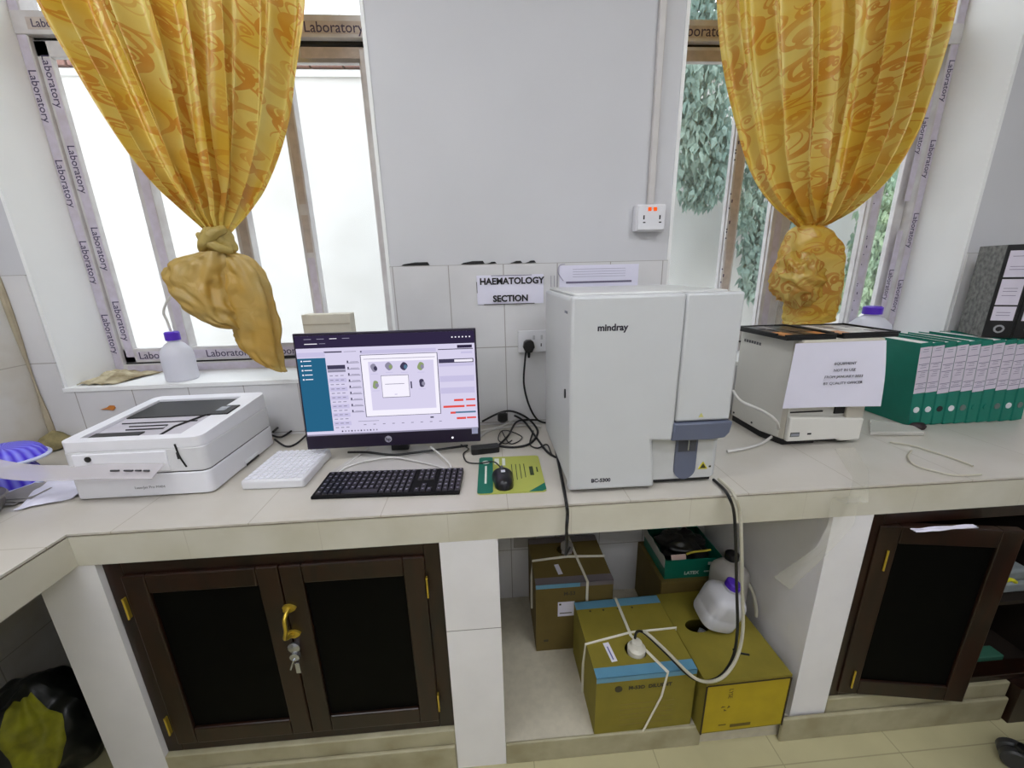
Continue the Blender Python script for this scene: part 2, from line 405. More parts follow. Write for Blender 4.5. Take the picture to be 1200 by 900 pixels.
mb = MB(); mb.box(XL - .2, XR + .2, YB - .2, 1.84, -.1, 0); obj('floor', mb, M_floor, kind='structure', smooth=False)
mb = MB(); mb.box(XL - .2, XR + .2, YB - .2, 1.84, ZC, ZC + .1); obj('ceiling', mb, M_wall, kind='structure', smooth=False)
# tiled dado: white glazed tiles up to the tile line, around the window openings
T = 1.576
mb = MB()
mb.box(XL + .012, WX[0][0], W - .01, W, .95, T); mb.box(WX[0][1], WX[1][0], W - .01, W, .0, T); mb.box(WX[1][1], XR, W - .01, W, .95, T)
mb.box(WX[0][0], WX[0][1], W - .01, W, .0, SILL - .012); mb.box(WX[1][0], WX[1][1], W - .01, W, .0, SILL - .012)
obj('trim_1', mb, M_tile, kind='structure', smooth=False)
mb = MB(); mb.box(XL, XL + .012, YB, W - .01, 0, T); obj('trim_2', mb, M_tileL, kind='structure', smooth=False)
# gaps where plaster has come away above the tiles
mb = MB()
for a, b, h in ((470, 503, 5), (540, 568, 5), (570, 582, 2), (598, 612, 3), (616, 628, 3)):
    p = PY(a, 308, W - .01); q = PY(b, 308, W - .01); z = 1.578
    mb.prism([(p.x, z), (q.x, z), (q.x - .006, z + .004 + h * .0012), (lerp(p.x, q.x, .5), z + .003 + h * .0014), (p.x + .01, z + h * .0009)], W - .0125, W - .001, 'y')
obj('trim_3', mb, M_black, kind='structure', smooth=False)
# faint tan bead down the left corner
mb = MB(); mb.tube([(XL + .016, W - .016, z) for z in (.95, 1.1, 1.3, T)], lambda t: .007 + .004 * math.sin(t * 9), n=8)
obj('trim_4', mb, pbr('tan corner grout', (176, 164, 140), .8, var=.1), kind='structure')
mb = MB(); g = mb.lathe([(.0, 0), (.045, .004), (.05, .02), (.03, .05), (0, .07)], (XL + .045, W - .04, .952), n=14, fn=lambda a, z: 1 + .25 * math.sin(3 * a + 40 * z))
obj('trim_5', mb, pbr('olive filler', (150, 138, 96), .9, var=.2, scale=40), kind='structure')  # olive-tan lump at the foot of the left corner

# white painted sills and reveals
for i, (a, b) in enumerate(WX):
    mb = MB(); mb.box(a, b, W - .014, 1.746, SILL - .012, SILL + .003)
    mb.box(a, a + .012, W - .004, 1.84, SILL, HEAD); mb.box(b - .012, b, W - .004, 1.84, SILL, HEAD)
    obj('trim_%d' % (6 + i), mb, M_reveal, kind='structure', smooth=False)

def window(n, x0, x1, stiles, tapes, letters):
    root = bpy.data.objects.new('window_%d' % n, None); COL.objects.link(root); root.location = ((x0 + x1) / 2, 1.78, SILL); props(root, kind='structure')
    mb = MB(); y0, y1 = 1.745, 1.82
    a, b = x0 + .012, x1 - .012
    mb.box(a, a + .035, y0, y1, SILL, HEAD); mb.box(b - .035, b, y0, y1, SILL, HEAD)
    mb.box(a, b, y0, y1, SILL, SILL + .04); mb.box(a, b, y0, y1, HEAD - .04, HEAD)
    mb.box(a, b, y0 - .005, y1, 2.362, 2.43)
    obj('frame', mb, M_alu, root, world=True, bevel=.003, smooth=False)
    mb = MB(); mb.box(a + .036, b - .036, y0 + .02, y1, 2.352, 2.362); mb.box(a + .036, b - .036, y0 + .012, y1 - .01, SILL + .04, SILL + .046)
    obj('track', mb, pbr('black gap strip', (22, 22, 20), .7), root, world=True, smooth=False)  # black strips paint in the dark gap at the sash edges
    # sliding sashes
    zs0, zs1 = SILL + .046, 2.352; bars = [a + .037] + stiles + [b - .037]
    mb = MB()
    for q in (0, 1):
        lo, hi = (a + .036, lerp(a, b, .52)) if q == 0 else (lerp(a, b, .48), b - .036); yy = y0 + .012 + q * .028
        mb.box(lo, hi, yy, yy + .022, zs0, zs0 + .058); mb.box(lo, hi, yy, yy + .022, zs1 - .048, zs1)
        mb.box(lo, lo + .042, yy, yy + .022, zs0, zs1); mb.box(hi - .042, hi, yy, yy + .022, zs0, zs1)
    obj('sash', mb, M_alu, root, world=True, bevel=.002, smooth=False)
    for s_, w_ in stiles:
        mb = MB(); mb.box(s_ - w_ / 2, s_ + w_ / 2, y0 + .004, y0 + .05, zs0 + .03, zs1 - .02); mb.box(s_ - w_ / 2 - .004, s_ - w_ / 2, y0 + .02, y0 + .03, zs0 + .05, zs1 - .03)
        obj('stile', mb, [M_alu], root, world=True, bevel=.002, smooth=False)
    mb = MB(); mb.box(a + .03, b - .03, 1.79, 1.795, SILL + .03, 2.36); obj('lower_pane', mb, M_glass, root, world=True, smooth=False)
    mb = MB(); mb.box(a + .03, b - .03, 1.79, 1.795, 2.42, HEAD - .03); obj('upper_pane', mb, M_glass, root, world=True, smooth=False)
    mb = MB()
    mb.box(a + .3, a + .312, 1.775, 1.79, 2.43, HEAD - .04); mb.box(b - .312, b - .3, 1.775, 1.79, 2.43, HEAD - .04)
    obj('upper_bar', mb, M_alu, root, world=True, smooth=False)
    # printed protective tape left on the aluminium
    mb = MB()
    for (ax, bx, az, bz, yy, mi) in tapes: mb.box(ax, bx, yy - .0006, yy, az, bz, mi)
    obj('protective_tape', mb, [M_tape, M_tapeb], root, world=True, smooth=False)
    mb = MB()
    for (s, x, y, z, size, ang) in letters: text_mb(mb, s, size, at(x, y, z, ang), bold=.0002)
    obj('tape_lettering', mb, M_tink, root, world=True, smooth=False)
    return root
def vtape(x, w, z0, z1, y, mi=0): return (x - w / 2, x + w / 2, z0, z1, y, mi)
L = 'Laboratory'
lx = -1.505; Yf, Ys = 1.744, 1.756
st1 = [(-1.262, .05), (-.935, .05), (-.692, .044), (-.398, .03)]
tp = [vtape(-1.532, .03, 1.19, 2.8, 1.7444), vtape(-1.487, .03, 1.24, 2.3, 1.7568), vtape(-1.255, .03, 1.25, 2.1, 1.7488), vtape(-.932, .03, 1.25, 2.2, 1.7488, 1),
      vtape(-.690, .026, 1.25, 1.62, 1.7488), vtape(-.690, .026, 1.64, 1.78, 1.7488, 1), vtape(-.690, .026, 1.82, 2.3, 1.7488, 1),
      (-1.46, -.4, 1.226, 1.262, 1.7568, 0), (-1.5, -.40, 1.178, 1.205, 1.7444, 0), (-.62, -.36, 2.372, 2.41, 1.7395, 1), (-.62, -.4, 2.306, 2.34, 1.7568, 1), (-1.5, -1.3, 2.375, 2.41, 1.7395, 1)]
lt = []
for z in (1.34, 1.62, 1.9, 2.18): lt.append((L, -1.532, 1.7436, z, .036, PI / 2)); lt.append((L, -1.487, 1.756, z + .05, .036, PI / 2))
for x in (-1.36, -1.09, -.82, -.50): lt.append((L, x, 1.756, 1.243, .042, 0))
lt += [(L, -.49, 1.7388, 2.390, .046, 0), (L, -1.41, 1.7388, 2.392, .034, 0)]
window(1, WX[0][0], WX[0][1], st1, tp, lt)
st2 = [(1.062, .046), (1.262, .05), (1.47, .045), (1.69, .05)]
tp = [vtape(1.062, .03, 1.25, 2.28, 1.7488, 1), vtape(1.266, .028, 1.25, 2.2, 1.7488), vtape(1.69, .03, 1.25, 2.2, 1.7488), vtape(1.881, .028, 1.19, 2.8, 1.7444), vtape(1.838, .026, 1.24, 1.68, 1.7568),
      vtape(1.838, .026, 1.8, 2.3, 1.7568), (.72, 1.0, 2.372, 2.41, 1.7395, 1), (.75, 1.0, 2.306, 2.34, 1.7568, 1)]
lt = [(L, 1.881, 1.7436, z, .032, PI / 2) for z in (1.4, 1.68, 1.96, 2.24)] + [(L, 1.838, 1.756, z, .03, PI / 2) for z in (1.45, 2.05)]
lt += [('. - .   - .. .', 1.052, 1.7482, z, .05, PI / 2) for z in (1.45, 1.75, 2.05)] + [('..  -  .   .', 1.69, 1.7482, z, .04, PI / 2) for z in (1.4, 1.6, 1.85)] + [(L, .86, 1.7388, 2.392, .05, 0)]
window(2, WX[1][0], WX[1][1], st2, tp, lt)

# ------------------------------------------------------------------ counter
YF = .925
mb = MB(); mb.box(XL + .012, XR, YF, W - .01, .853, .942); mb.box(XL + .012, -1.05, YB + .3, YF, .853, .942)
def ctop(mb, z0, z1, gx=0):
    mb.prism([(XL + .012, YB + .3), (-1.05 - gx, YB + .3), (-1.05 - gx, YF + gx), (XR, YF + gx), (XR, W - .01), (XL + .012, W - .01)], z0, z1, 'z')
root = bpy.data.objects.new('tiled_worktop', None); COL.objects.link(root); root.location = (0, 1.2, .853)
props(root, 'long cream tiled L-shaped worktop under the two windows', 'worktop')
mb = MB(); ctop(mb, .856, .940, .004); obj('edge_strip', mb, [M_edge], root, world=True, smooth=False)
mb = MB(); ctop(mb, .940, .9445, .007); obj('joint', mb, M_joint, root, world=True, smooth=False)
mb = MB(); ctop(mb, .9445, .95, .003); obj('tiled_surface', mb, [M_top], root, world=True, smooth=False)

def block(name, x0, x1, y0, y1, z0, z1, mat, n, bevel=0):
    mb = MB(); mb.box(x0, x1, y0, y1, z0, z1); return obj(name, mb, mat, kind='structure', smooth=False, bevel=bevel)
block('wall_pillar_left', -1.17, -1.018, .932, 1.529, 0, .855, M_pillar2, 1)
block('wall_pillar_middle', -.147, .010, .928, 1.529, 0, .855, M_pillar, 1)
block('wall_pillar_right', .965, 1.088, .93, 1.529, 0, .855, M_pillar2, 1)
block('trim_8', .011, .964, .935, 1.529, 0, .085, M_inner, 1)
block('trim_9', .011, .66, .925, .935, 0, .088, M_plinth, 1, .004)
block('trim_10', -1.017, -.148, .93, 1.529, 0, .165, M_plinth, 1, .003)
block('trim_11', -1.03, -.15, .918, .929, 0, .11, M_plinth, 1, .003)
block('trim_12', 1.089, 1.745, .925, 1.529, 0, .155, M_plinth, 1, .004)
block('trim_13', .93, 1.74, .912, .924, 0, .10, M_plinth, 1, .004)
block('trim_14', 1.94, XR, .925, 1.529, 0, .155, M_plinth, 1)

# ------------------------------------------------------------------ cupboard on the left with its two doors
c = thing('cupboard', 'dark varnished wood cupboard with two closed black-panelled doors under the worktop', 'cupboard', (-.58, .95, .166))
def frame_rect(mb, x0, x1, z0, z1, w, y0, y1):
    mb.box(x0, x0 + w, y0, y1, z0, z1); mb.box(x1 - w, x1, y0, y1, z0, z1); mb.box(x0 + w, x1 - w, y0, y1, z1 - w, z1); mb.box(x0 + w, x1 - w, y0, y1, z0, z0 + w)
mb = MB(); frame_rect(mb, -1.016, -.149, .166, .854, .045, .945, .99); mb.box(-1.016, -.149, .99, 1.5, .166, .18); obj('frame', mb, M_wood, c, world=True, bevel=.002, smooth=False)
for k, (a, b) in enumerate(((-.972, -.578), (-.576, -.193))):
    mb = MB(); frame_rect(mb, a, b, .205, .81, .058, .934, .958); d = obj('door', mb, M_wood, c, world=True, bevel=.004, smooth=False)
    mb = MB(); mb.box(a + .057, b - .057, .944, .952, .262, .753); obj('panel', mb, M_panel, d, world=True, smooth=False)
    hx = a - .004 if k == 0 else b + .004
    for z in (.715, .29):
        mb = MB(); mb.box(hx - .0018, hx + .0018, .925, .936, z - .032, z + .032); mb.tube([(hx, .927, z - .033), (hx, .927, z + .033)], .0028, smooth=0)
        obj('hinge', mb, M_brass, d, world=True)
    if k == 0:
        mb = MB(); q = [PY(337, 715, .925), PY(341, 745, .925)]; x, z = q[0].x, q[0].z; x2, z2 = q[1].x, q[1].z
        mb.tube([(x, .93, z), (x - .001, .905, z - .012), (x - .001, .9, lerp(z, z2, .5)), (x2 - .004, .905, z2 + .012), (x2 + .004, .93, z2)], lambda t: .0065 - .0015 * math.sin(t * PI), n=10)
        for xx, zz in ((x, z), (x2 + .004, z2)):
            mb.prism([(xx + .017 * math.cos(t) * (1 + .2 * math.cos(3 * t)), zz + .012 * math.sin(t)) for t in [2 * PI * i / 20 for i in range(20)]], .927, .934, 'y')
        h = obj('handle', mb, M_brass, d, world=True, label='curved brass pull handle')
        mb = MB(); p = PY(344, 760, .925)
        mb.lathe([(0, -.008), (.016, -.008), (.017, 0), (.012, .004), (0, .005)], mt=Matrix.Translation((p.x, .925, p.z)) @ FACE, n=18)
        mb.lathe([(0, -.006), (.013, -.006), (.013, .004), (0, .005)], mt=Matrix.Translation((p.x + .001, .922, p.z - .026)) @ FACE, n=18)
        mb.tube([(p.x, .915, p.z - .03), (p.x - .012, .913, p.z - .06)], .003, smooth=0); mb.box(p.x + .002, p.x + .014, .912, .915, p.z - .075, p.z - .04)
        obj('lock', mb, M_chrome, d, world=True, label='silver lock with a small key hanging from it')

# cupboard on the right, its left door ajar, the right one swung wide open
c = thing('cupboard', 'dark wood cupboard at the right with its doors standing ajar over stored packets', 'cupboard', (1.5, .95, .156))
mb = MB(); x0, x1 = 1.09, 1.93
mb.box(x0, x0 + .04, .935, .985, .156, .854); mb.box(1.748, 1.93, .90, 1.45, .0, .155); mb.box(x1 - .04, x1, .935, .985, .156, .854); mb.box(x0 + .04, x1 - .04, .935, .985, .815, .854); mb.box(x0 + .04, x1 - .04, .935, .985, .156, .18)
obj('frame', mb, M_wood, c, world=True, bevel=.002, smooth=False)
mb = MB(); mb.box(x0, x1, .99, 1.5, .42, .435); mb.box(x0, x1, .99, 1.528, .156, .162); mb.box(x0, x1, 1.515, 1.528, .162, .853); mb.box(x1 - .012, x1, .99, 1.51, .162, .853); obj('carcass', mb, pbr('dark inside board', (30, 20, 12), .6), c, world=True, smooth=False)
def leaf(hx, hy, w, ang, flip, lab):
    mt = Matrix.Translation((hx, hy, 0)) @ Matrix.Rotation(ang, 4, 'Z')
    def fr(mb, a, b, z0, z1, w_):
        for q in ((a, a + w_, z0, z1), (b - w_, b, z0, z1), (a + w_, b - w_, z1 - w_, z1), (a + w_, b - w_, z0, z0 + w_)): mb.box(q[0], q[1], 0, .024, q[2], q[3], mt=mt)
    mb = MB(); a, b = (0, w) if not flip else (-w, 0); fr(mb, a, b, .175, .815, .058); d = obj('door', mb, M_wood, c, world=True, bevel=.003, smooth=False, label=lab)
    mb = MB(); mb.box(a + .057, b - .057, .008, .016, .232, .758, mt=mt); obj('panel', mb, M_panel, d, world=True, smooth=False)
    for z in (.7, .24):
        mb = MB(); xx = .035 if not flip else -.035; p = mt @ V((xx, -.003, z)); mb.tube([p - V((0, 0, .035)), p + V((0, 0, .035))], .0028, smooth=0); obj('hinge', mb, M_brass, d, world=True)
    return mt, d
mt, dd = leaf(1.118, .93, .375, -.17, False, 'door with black panel standing ajar')
leaf(1.90, .925, .36, 2.6, True, 'door with black panel swung wide open')
# things lying on / in the right cupboard
mb = MB()
def crump(x0, x1, y0, y1, z0, h, seed, nu=24, nv=14, curl=0):
    return lambda u, v: V((lerp(x0, x1, u) + .01 * noise.noise(V((u * 3, v * 3, seed))), lerp(y0, y1, v), z0 + h * (noise.noise(V((u * 4, v * 3, seed + 5))) + .6) + curl * abs(u - .5) ** 2))
mb = MB(); mb.grid(crump(1.18, 1.37, .890, .905, .8165, .006, 3), 16, 6)
obj('folded_paper', mb, M_paper, solid=.003, label='crumpled white paper tucked on top of the ajar right cupboard door', cat='paper')
mb = MB(); mb.box(1.66, 1.86, 1.02, 1.2, .4355, .475); mb.prism([(1.66, .476), (1.86, .476), (1.84, .52), (1.7, .515)], 1.03, 1.19, 'y'); obj('paper_packet', mb, pbr('grey white packet', (150, 158, 160), .5, var=.2, scale=12), bevel=.008, label='grey-white packet with a yellow tag on the open cupboard shelf', cat='packet')
mb = MB(); mb.tube([(1.68, 1.0, .50), (1.72, 1.0, .515), (1.75, 1.003, .50)], .006); obj('yellow_tag', mb, pbr('yellow tag', (214, 208, 40), .5), label='small yellow strip in front of the packet in the open cupboard', cat='tag')
mb = MB(); mb.box(1.56, 1.62, 1.04, 1.1, .1625, .29); obj('small_carton', mb, pbr('dark carton', (52, 40, 44), .6), bevel=.003, label='small dark carton with a white end standing low in the open cupboard', cat='box')
mb = MB(); mb.box(1.5, 1.8, .992, 1.035, .1625, .188); obj('green_folder', mb, pbr('dull green board', (52, 104, 84), .6), bevel=.003, label='green folder lying along the bottom edge of the open right cupboard', cat='folder')
mb = MB(); mb.box(1.63, 1.69, 1.06, 1.12, .1625, .26); mb.box(1.632, 1.688, 1.058, 1.0605, .235, .258, 1); obj('small_carton', mb, [pbr('black carton', (20, 18, 20), .6), M_paper], bevel=.002, label='small black carton with a white strip, beside the green folder', cat='box')
mb = MB(); mb.lathe([(0, 0), (.035, 0), (.036, .09), (.02, .11), (.014, .12), (0, .122)], (1.79, 1.1, .1625), n=20); obj('bottle', mb, pbr('dim grey bottle', (120, 128, 124), .4), label='small grey bottle at the far right of the open cupboard floor', cat='bottle')

# ------------------------------------------------------------------ curtains
def curtain(name, label, lt_, rt_, y0, ztop, zk, folds, a0, seed, cloth, mat, rod=True):
    root = thing(name, label, 'curtain', ((lt_[-1][1] + rt_[-1][1]) / 2, y0, zk))
    L_ = sorted(lt_); R2 = sorted(rt_)
    def fn(u, v):
        z = lerp(zk, ztop, v); xl = csmooth(L_, z); xr = csmooth(R2, z); w = xr - xl
        A = min(a0, w * .16); ph = 1.8 * noise.noise(V((u * 2.2, v * .9, seed)))
        s = math.sin(2 * PI * folds * u + ph * 1.7); s = math.copysign(abs(s) ** .8, s)
        d = A * (s * .75 + .38 * math.sin(2 * PI * folds * 2.3 * u + seed + ph) + .5 * noise.noise(V((u * 6, v * 3, seed + 9))))
        d *= (.45 + .55 * min(1, (v + .15) * 2))
        rnd = math.sin(PI * u) * min(.05, w * .3)
        return V((lerp(xl, xr, u) + A * .35 * math.cos(2 * PI * folds * u + ph * 1.7) * math.sin(PI * u), y0 - d - rnd, z))
    mid = .5
    def uvf(u, v):
        z = lerp(zk, ztop, v); w = csmooth(R2, z) - csmooth(L_, z); x = lerp(csmooth(L_, z), csmooth(R2, z), u); return (x * 1.15 + .25 * (u - .5) + 3, z)
    mb = MB(); mb.grid(fn, 240, 150, uvfn=uvf); obj('drape', mb, mat, root, world=True, ang=180)
    return root
def loft(mb, rings, y, nf, amp, seed, n=72, sub=8, uvs=1.0, crump_=.0):
    """gathered cloth: rings of (x, z, half width, half depth, slant)"""
    m_ = len(rings); tabs = [[(i, r[k]) for i, r in enumerate(rings)] for k in range(5)]; N = (m_ - 1) * sub
    def fn(u, v):
        t = v * (m_ - 1); x, z, a, b, sl = [csmooth(tabs[k], t) for k in range(5)]; th = 2 * PI * u
        f = 1 + amp * (math.sin(nf * th + seed + v * 2.5) * .6 + .5 * math.sin((nf * 2 - 1) * th + seed * 2 - v * 3)) + crump_ * noise.noise(V((math.cos(th) * 2.2, math.sin(th) * 2.2, t * 1.8 + seed))) * 2
        X = a * math.cos(th) * f; Y_ = b * math.sin(th) * f
        return V((x + X * math.cos(sl), y + Y_, z + X * math.sin(sl)))
    mb.grid(fn, n, N, uvfn=lambda u, v: (u * .5 * uvs + seed, v * (m_ - 1) * .06))
    return mb
# left
Lc = [(2.80, -1.32), (2.332, -1.243), (2.16, -1.185), (1.972, -1.108), (1.86, -1.045), (1.772, -.976), (1.71, -.925), (1.68, -.905)]
Rc = [(2.80, -.46), (2.342, -.494), (2.123, -.563), (1.98, -.625), (1.846, -.704), (1.76, -.775), (1.703, -.835), (1.68, -.86)]
cl = curtain('curtain', 'yellow-gold curtain with orange scrolls, knotted low with a plain ochre tail, over the left window', Lc, Rc, 1.5, 2.80, 1.68, 7, .045, 3.3, None, M_curt)
mb = MB(); loft(mb, [(-.883, 1.712, .03, .028, 0), (-.882, 1.695, .042, .038, .1), (-.880, 1.672, .050, .046, -.1), (-.880, 1.648, .048, .044, -.2), (-.886, 1.625, .034, .03, 0), (-.886, 1.61, .02, .02, 0)], 1.49, 3, .06, 1.2, crump_=.07)
mb.tube([(-.928, 1.470, 1.640), (-.90, 1.446, 1.662), (-.865, 1.445, 1.690), (-.838, 1.47, 1.706)], lambda t: .010 + .009 * math.sin(PI * t), n=12)
mb.tube([(-.93, 1.474, 1.690), (-.90, 1.45, 1.672), (-.862, 1.45, 1.648), (-.834, 1.474, 1.634)], lambda t: .008 + .008 * math.sin(PI * t), n=12)
M_knotL = cloth('pale ochre cloth', (212, 190, 110), (200, 176, 98), 22.0)
obj('knot', mb, M_knotL, cl, world=True, ang=180, label='pale plain cloth knot')
mb = MB(); loft(mb, [(-.893, 1.635, .035, .03, 0), (-.925, 1.60, .075, .05, -.25), (-.950, 1.55, .098, .062, -.45), (-.955, 1.50, .118, .07, -.55), (-.945, 1.45, .112, .066, -.5), (-.925, 1.41, .085, .05, -.38), (-.90, 1.385, .05, .025, -.2), (-.89, 1.378, .01, .008, 0)], 1.47, 7, .085, 2.1, crump_=.10)
obj('hanging_loop', mb, M_ochre, cl, world=True, ang=180, label='plain ochre puffed loop of cloth below the knot')
mb = MB(); loft(mb, [(-.872, 1.635, .03, .03, 0), (-.846, 1.60, .055, .045, .2), (-.825, 1.54, .068, .05, .1), (-.818, 1.46, .072, .05, 0), (-.820, 1.37, .076, .045, -.1), (-.822, 1.30, .075, .04, -.35), (-.805, 1.25, .062, .032, -.5), (-.79, 1.228, .045, .02, -.45)], 1.50, 5, .12, 4.4, crump_=.09)
obj('tail', mb, M_ochre, cl, world=True, ang=180, label='plain ochre tail hanging from the knot')
# right
Lc = [(2.80, .68), (2.359, .762), (2.152, .821), (1.924, .911), (1.82, .975), (1.744, 1.054), (1.70, 1.125), (1.675, 1.165)]
Rc = [(2.80, 1.53), (2.37, 1.558), (2.229, 1.562), (2.028, 1.539), (1.92, 1.50), (1.824, 1.445), (1.74, 1.36), (1.69, 1.28), (1.675, 1.24)]
cr_ = curtain('curtain', 'yellow-gold curtain with orange scrolls gathered into a patterned rosette, over the right window', Lc, Rc, 1.5, 2.80, 1.675, 7, .042, 8.1, None, M_curt)
mb = MB(); loft(mb, [(1.20, 1.69, .03, .03, 0), (1.21, 1.665, .075, .05, 0), (1.225, 1.62, .108, .06, .05), (1.235, 1.57, .125, .062, .1), (1.25, 1.51, .12, .06, .1), (1.265, 1.45, .11, .052, 0), (1.27, 1.39, .105, .045, 0), (1.27, 1.35, .105, .04, .05), (1.27, 1.325, .10, .035, .05)], 1.5, 5, .05, 5.5, crump_=.05)
obj('tail', mb, M_curt, cr_, world=True, ang=180)
def ros(u, v):
    th = 2 * PI * u; ph = PI * v; q = V((math.sin(ph) * math.cos(th), math.sin(ph) * math.sin(th), math.cos(ph)))
    a = 1 - 2 * abs(noise.noise(q * 1.7 + V((3, 1, 8)))); b = 1 - 2 * abs(noise.noise(V((q.x * 3.4 + q.z * 1.6, q.y * 3, q.z * 3.6 - q.x)) + V((9, 4, 2)))); k = .86 + .22 * a + .12 * b
    return V((1.158 + .088 * q.x * k - .012 * q.z, 1.452 + .062 * q.y * k, 1.492 + .090 * q.z * k))
mb = MB(); mb.grid(ros, 90, 60, uvfn=lambda u, v: (u * .5 + 1, v * .28 + 5))
obj('rosette', mb, M_curt, cr_, world=True, ang=180, label='crumpled rosette of patterned cloth')

# ------------------------------------------------------------------ outdoors
mb = MB(); mb.box(-9, 11, 4.5, 4.7, -.2, 3.40); mb.box(-9, 11, 4.47, 4.5, 3.33, 3.385)
obj('yard_wall', mb, M_out, label='bright whitewashed yard wall outside both windows', cat='wall', smooth=False)
mb = MB(); mb.box(-9, 11, 1.84, 9, -.3, -.2); obj('yard_ground', mb, pbr('concrete yard', (206, 203, 196), .9), kind='structure', smooth=False)
mb = MB()
for k in range(66): mb.box(-9 + k * .3, -9 + k * .3 + .28, 4.45, 4.75, 3.402, 3.52)
obj('roof_tile_coping', mb, M_roof, label='row of dull pink tiles along the top of the yard wall', cat='coping', smooth=False, bevel=.006)
def leaf_mat(name, a, b_):
    t = NT(name); b = t.n('ShaderNodeBsdfPrincipled', i_Roughness=.5); g = t.n('ShaderNodeNewGeometry'); ns = t.n('ShaderNodeTexNoise', i_Scale=3.0, i_Detail=3.0); t.l(g.outputs['Position'], ns.inputs['Vector'])
    rp = t.n('ShaderNodeMapRange', i_1=.35, i_2=.65); t.l(ns.outputs[0], rp.inputs[0]); cc = t.mix(rp.outputs[0], lin(a), lin(b_)); t.l(cc, b.inputs['Base Color'])
    tl = t.n('ShaderNodeBsdfTranslucent'); t.l(cc, tl.inputs[0]); mx = t.n('ShaderNodeMixShader', i_0=.35); t.l(b.outputs[0], mx.inputs[1]); t.l(tl.outputs[0], mx.inputs[2]); t.l(mx.outputs[0], t.out.inputs[0])
    return t.m
ML1 = leaf_mat('grey green leaves', (158, 178, 164), (120, 146, 136)); ML2 = leaf_mat('yellow green leaves', (178, 196, 156), (132, 162, 142))
M_bark = pbr('grey bark', (120, 108, 94), .9, var=.2)
def tree(label, tx, ty, blobs, mat, n, seed, s=.075):
    rnd = random.Random(seed); root = thing('tree', label, 'tree', (tx, ty, -.2), group='trees beyond the right window')
    mb = MB(); mb.tube([(tx, ty, -.2), (tx + .05, ty, 1.2), (tx - .05, ty, 2.4), (tx, ty, 4.4)], lambda t: .09 - .05 * t, n=10)
    for (bx, by, bz, *_r) in blobs[:4]: mb.tube([(tx, ty, bz + .3), (lerp(tx, bx, .6), lerp(ty, by, .6), bz + .35), (bx, by, bz)], lambda t: .025 - .017 * t)
    obj('trunk', mb, M_bark, root, world=True)
    mb = MB()
    for k in range(n):
        bx, by, bz, rx, ry, rz = rnd.choice(blobs)
        while 1:
            q = V((rnd.uniform(-1, 1), rnd.uniform(-1, 1), rnd.uniform(-1, 1)))
            if .25 < q.length < 1: break
        p = V((bx + q.x * rx, by + q.y * ry, bz + q.z * rz)); d = V((rnd.uniform(-.5, .5), rnd.uniform(-.5, .5), -1)).normalized(); sd = d.cross(V((rnd.uniform(-1, 1), rnd.uniform(-1, 1), .2))).normalized()
        L2 = s * rnd.uniform(.7, 1.5); w2 = L2 * .3; nn = d.cross(sd) * L2 * .12
        vs = [mb.bm.verts.new(x) for x in (p, p + d * L2 * .35 + sd * w2, p + d * L2 + nn, p + d * L2 * .35 - sd * w2, p + d * L2 * .5 - nn)]
        mb.bm.faces.new((vs[0], vs[1], vs[4])); mb.bm.faces.new((vs[1], vs[2], vs[4])); mb.bm.faces.new((vs[2], vs[3], vs[4])); mb.bm.faces.new((vs[3], vs[0], vs[4]))
    obj('foliage', mb, mat, root, world=True, smooth=False)
def far(bl): return [(x * 1.5, 3.9 + (y - 2.6) * 1.5, 1.55 + (z - 1.55) * 1.5, a * 1.5, b * 1.3, c_ * 1.5) for x, y, z, a, b, c_ in bl]
tree('grey-green leafy tree seen through the left half of the right window', 3.2, 4.2, far([(1.25, 2.6, 2.55, .22, .15, .3), (1.36, 2.6, 2.2, .19, .15, .32), (1.75, 2.62, 2.05, .24, .15, .45), (1.80, 2.6, 1.60, .13, .1, .28), (2.0, 2.6, 1.9, .2, .12, .4), (1.25, 2.7, 2.9, .25, .12, .25)]), ML1, 4600, 5, .085)
tree('yellow-green leafy tree seen beyond the right edge of the right-hand curtain', 5.0, 4.2, far([(2.62, 2.6, 1.7, .22, .12, .42), (2.85, 2.62, 2.0, .25, .15, .40), (2.72, 2.6, 1.45, .2, .1, .25), (2.5, 2.62, 1.42, .12, .08, .2)]), ML2, 3400, 9, .085)

# ------------------------------------------------------------------ printer
px0, px1, py0, py1 = -1.178, -.803, 1.09, 1.45
p = thing('laser_printer', 'white desktop laser printer with a dark output tray on top, left on the worktop', 'printer', ((px0 + px1) / 2, (py0 + py1) / 2, .95))
w, d = (px1 - px0) / 2, (py1 - py0) / 2
def rrect(x0, x1, y0, y1, r, n=5):
    o = []
    for cx, cy, a in ((x1 - r, y1 - r, 0), (x0 + r, y1 - r, PI / 2), (x0 + r, y0 + r, PI), (x1 - r, y0 + r, 1.5 * PI)):
        for i in range(n + 1): o.append((cx + r * math.cos(a + i * PI / 2 / n), cy + r * math.sin(a + i * PI / 2 / n)))
    return o
mb = MB(); mb.prism(rrect(-w, w, -d, d, .02), .004, .072, 'z'); obj('paper_drawer', mb, M_prn, p, bevel=.003)
mb = MB(); mb.prism(rrect(-w + .004, w - .004, -d + .004, d - .004, .02), .071, .0755, 'z'); mb.box(-w + .02, w - .02, -d + .02, d - .02, 0, .005); obj('gap', mb, M_black, p)
mb = MB(); ou = rrect(-w, w, -d, d, .022); mb.prism(ou, .075, .148, 'z')
obj('body', mb, M_prn2, p, bevel=.004)
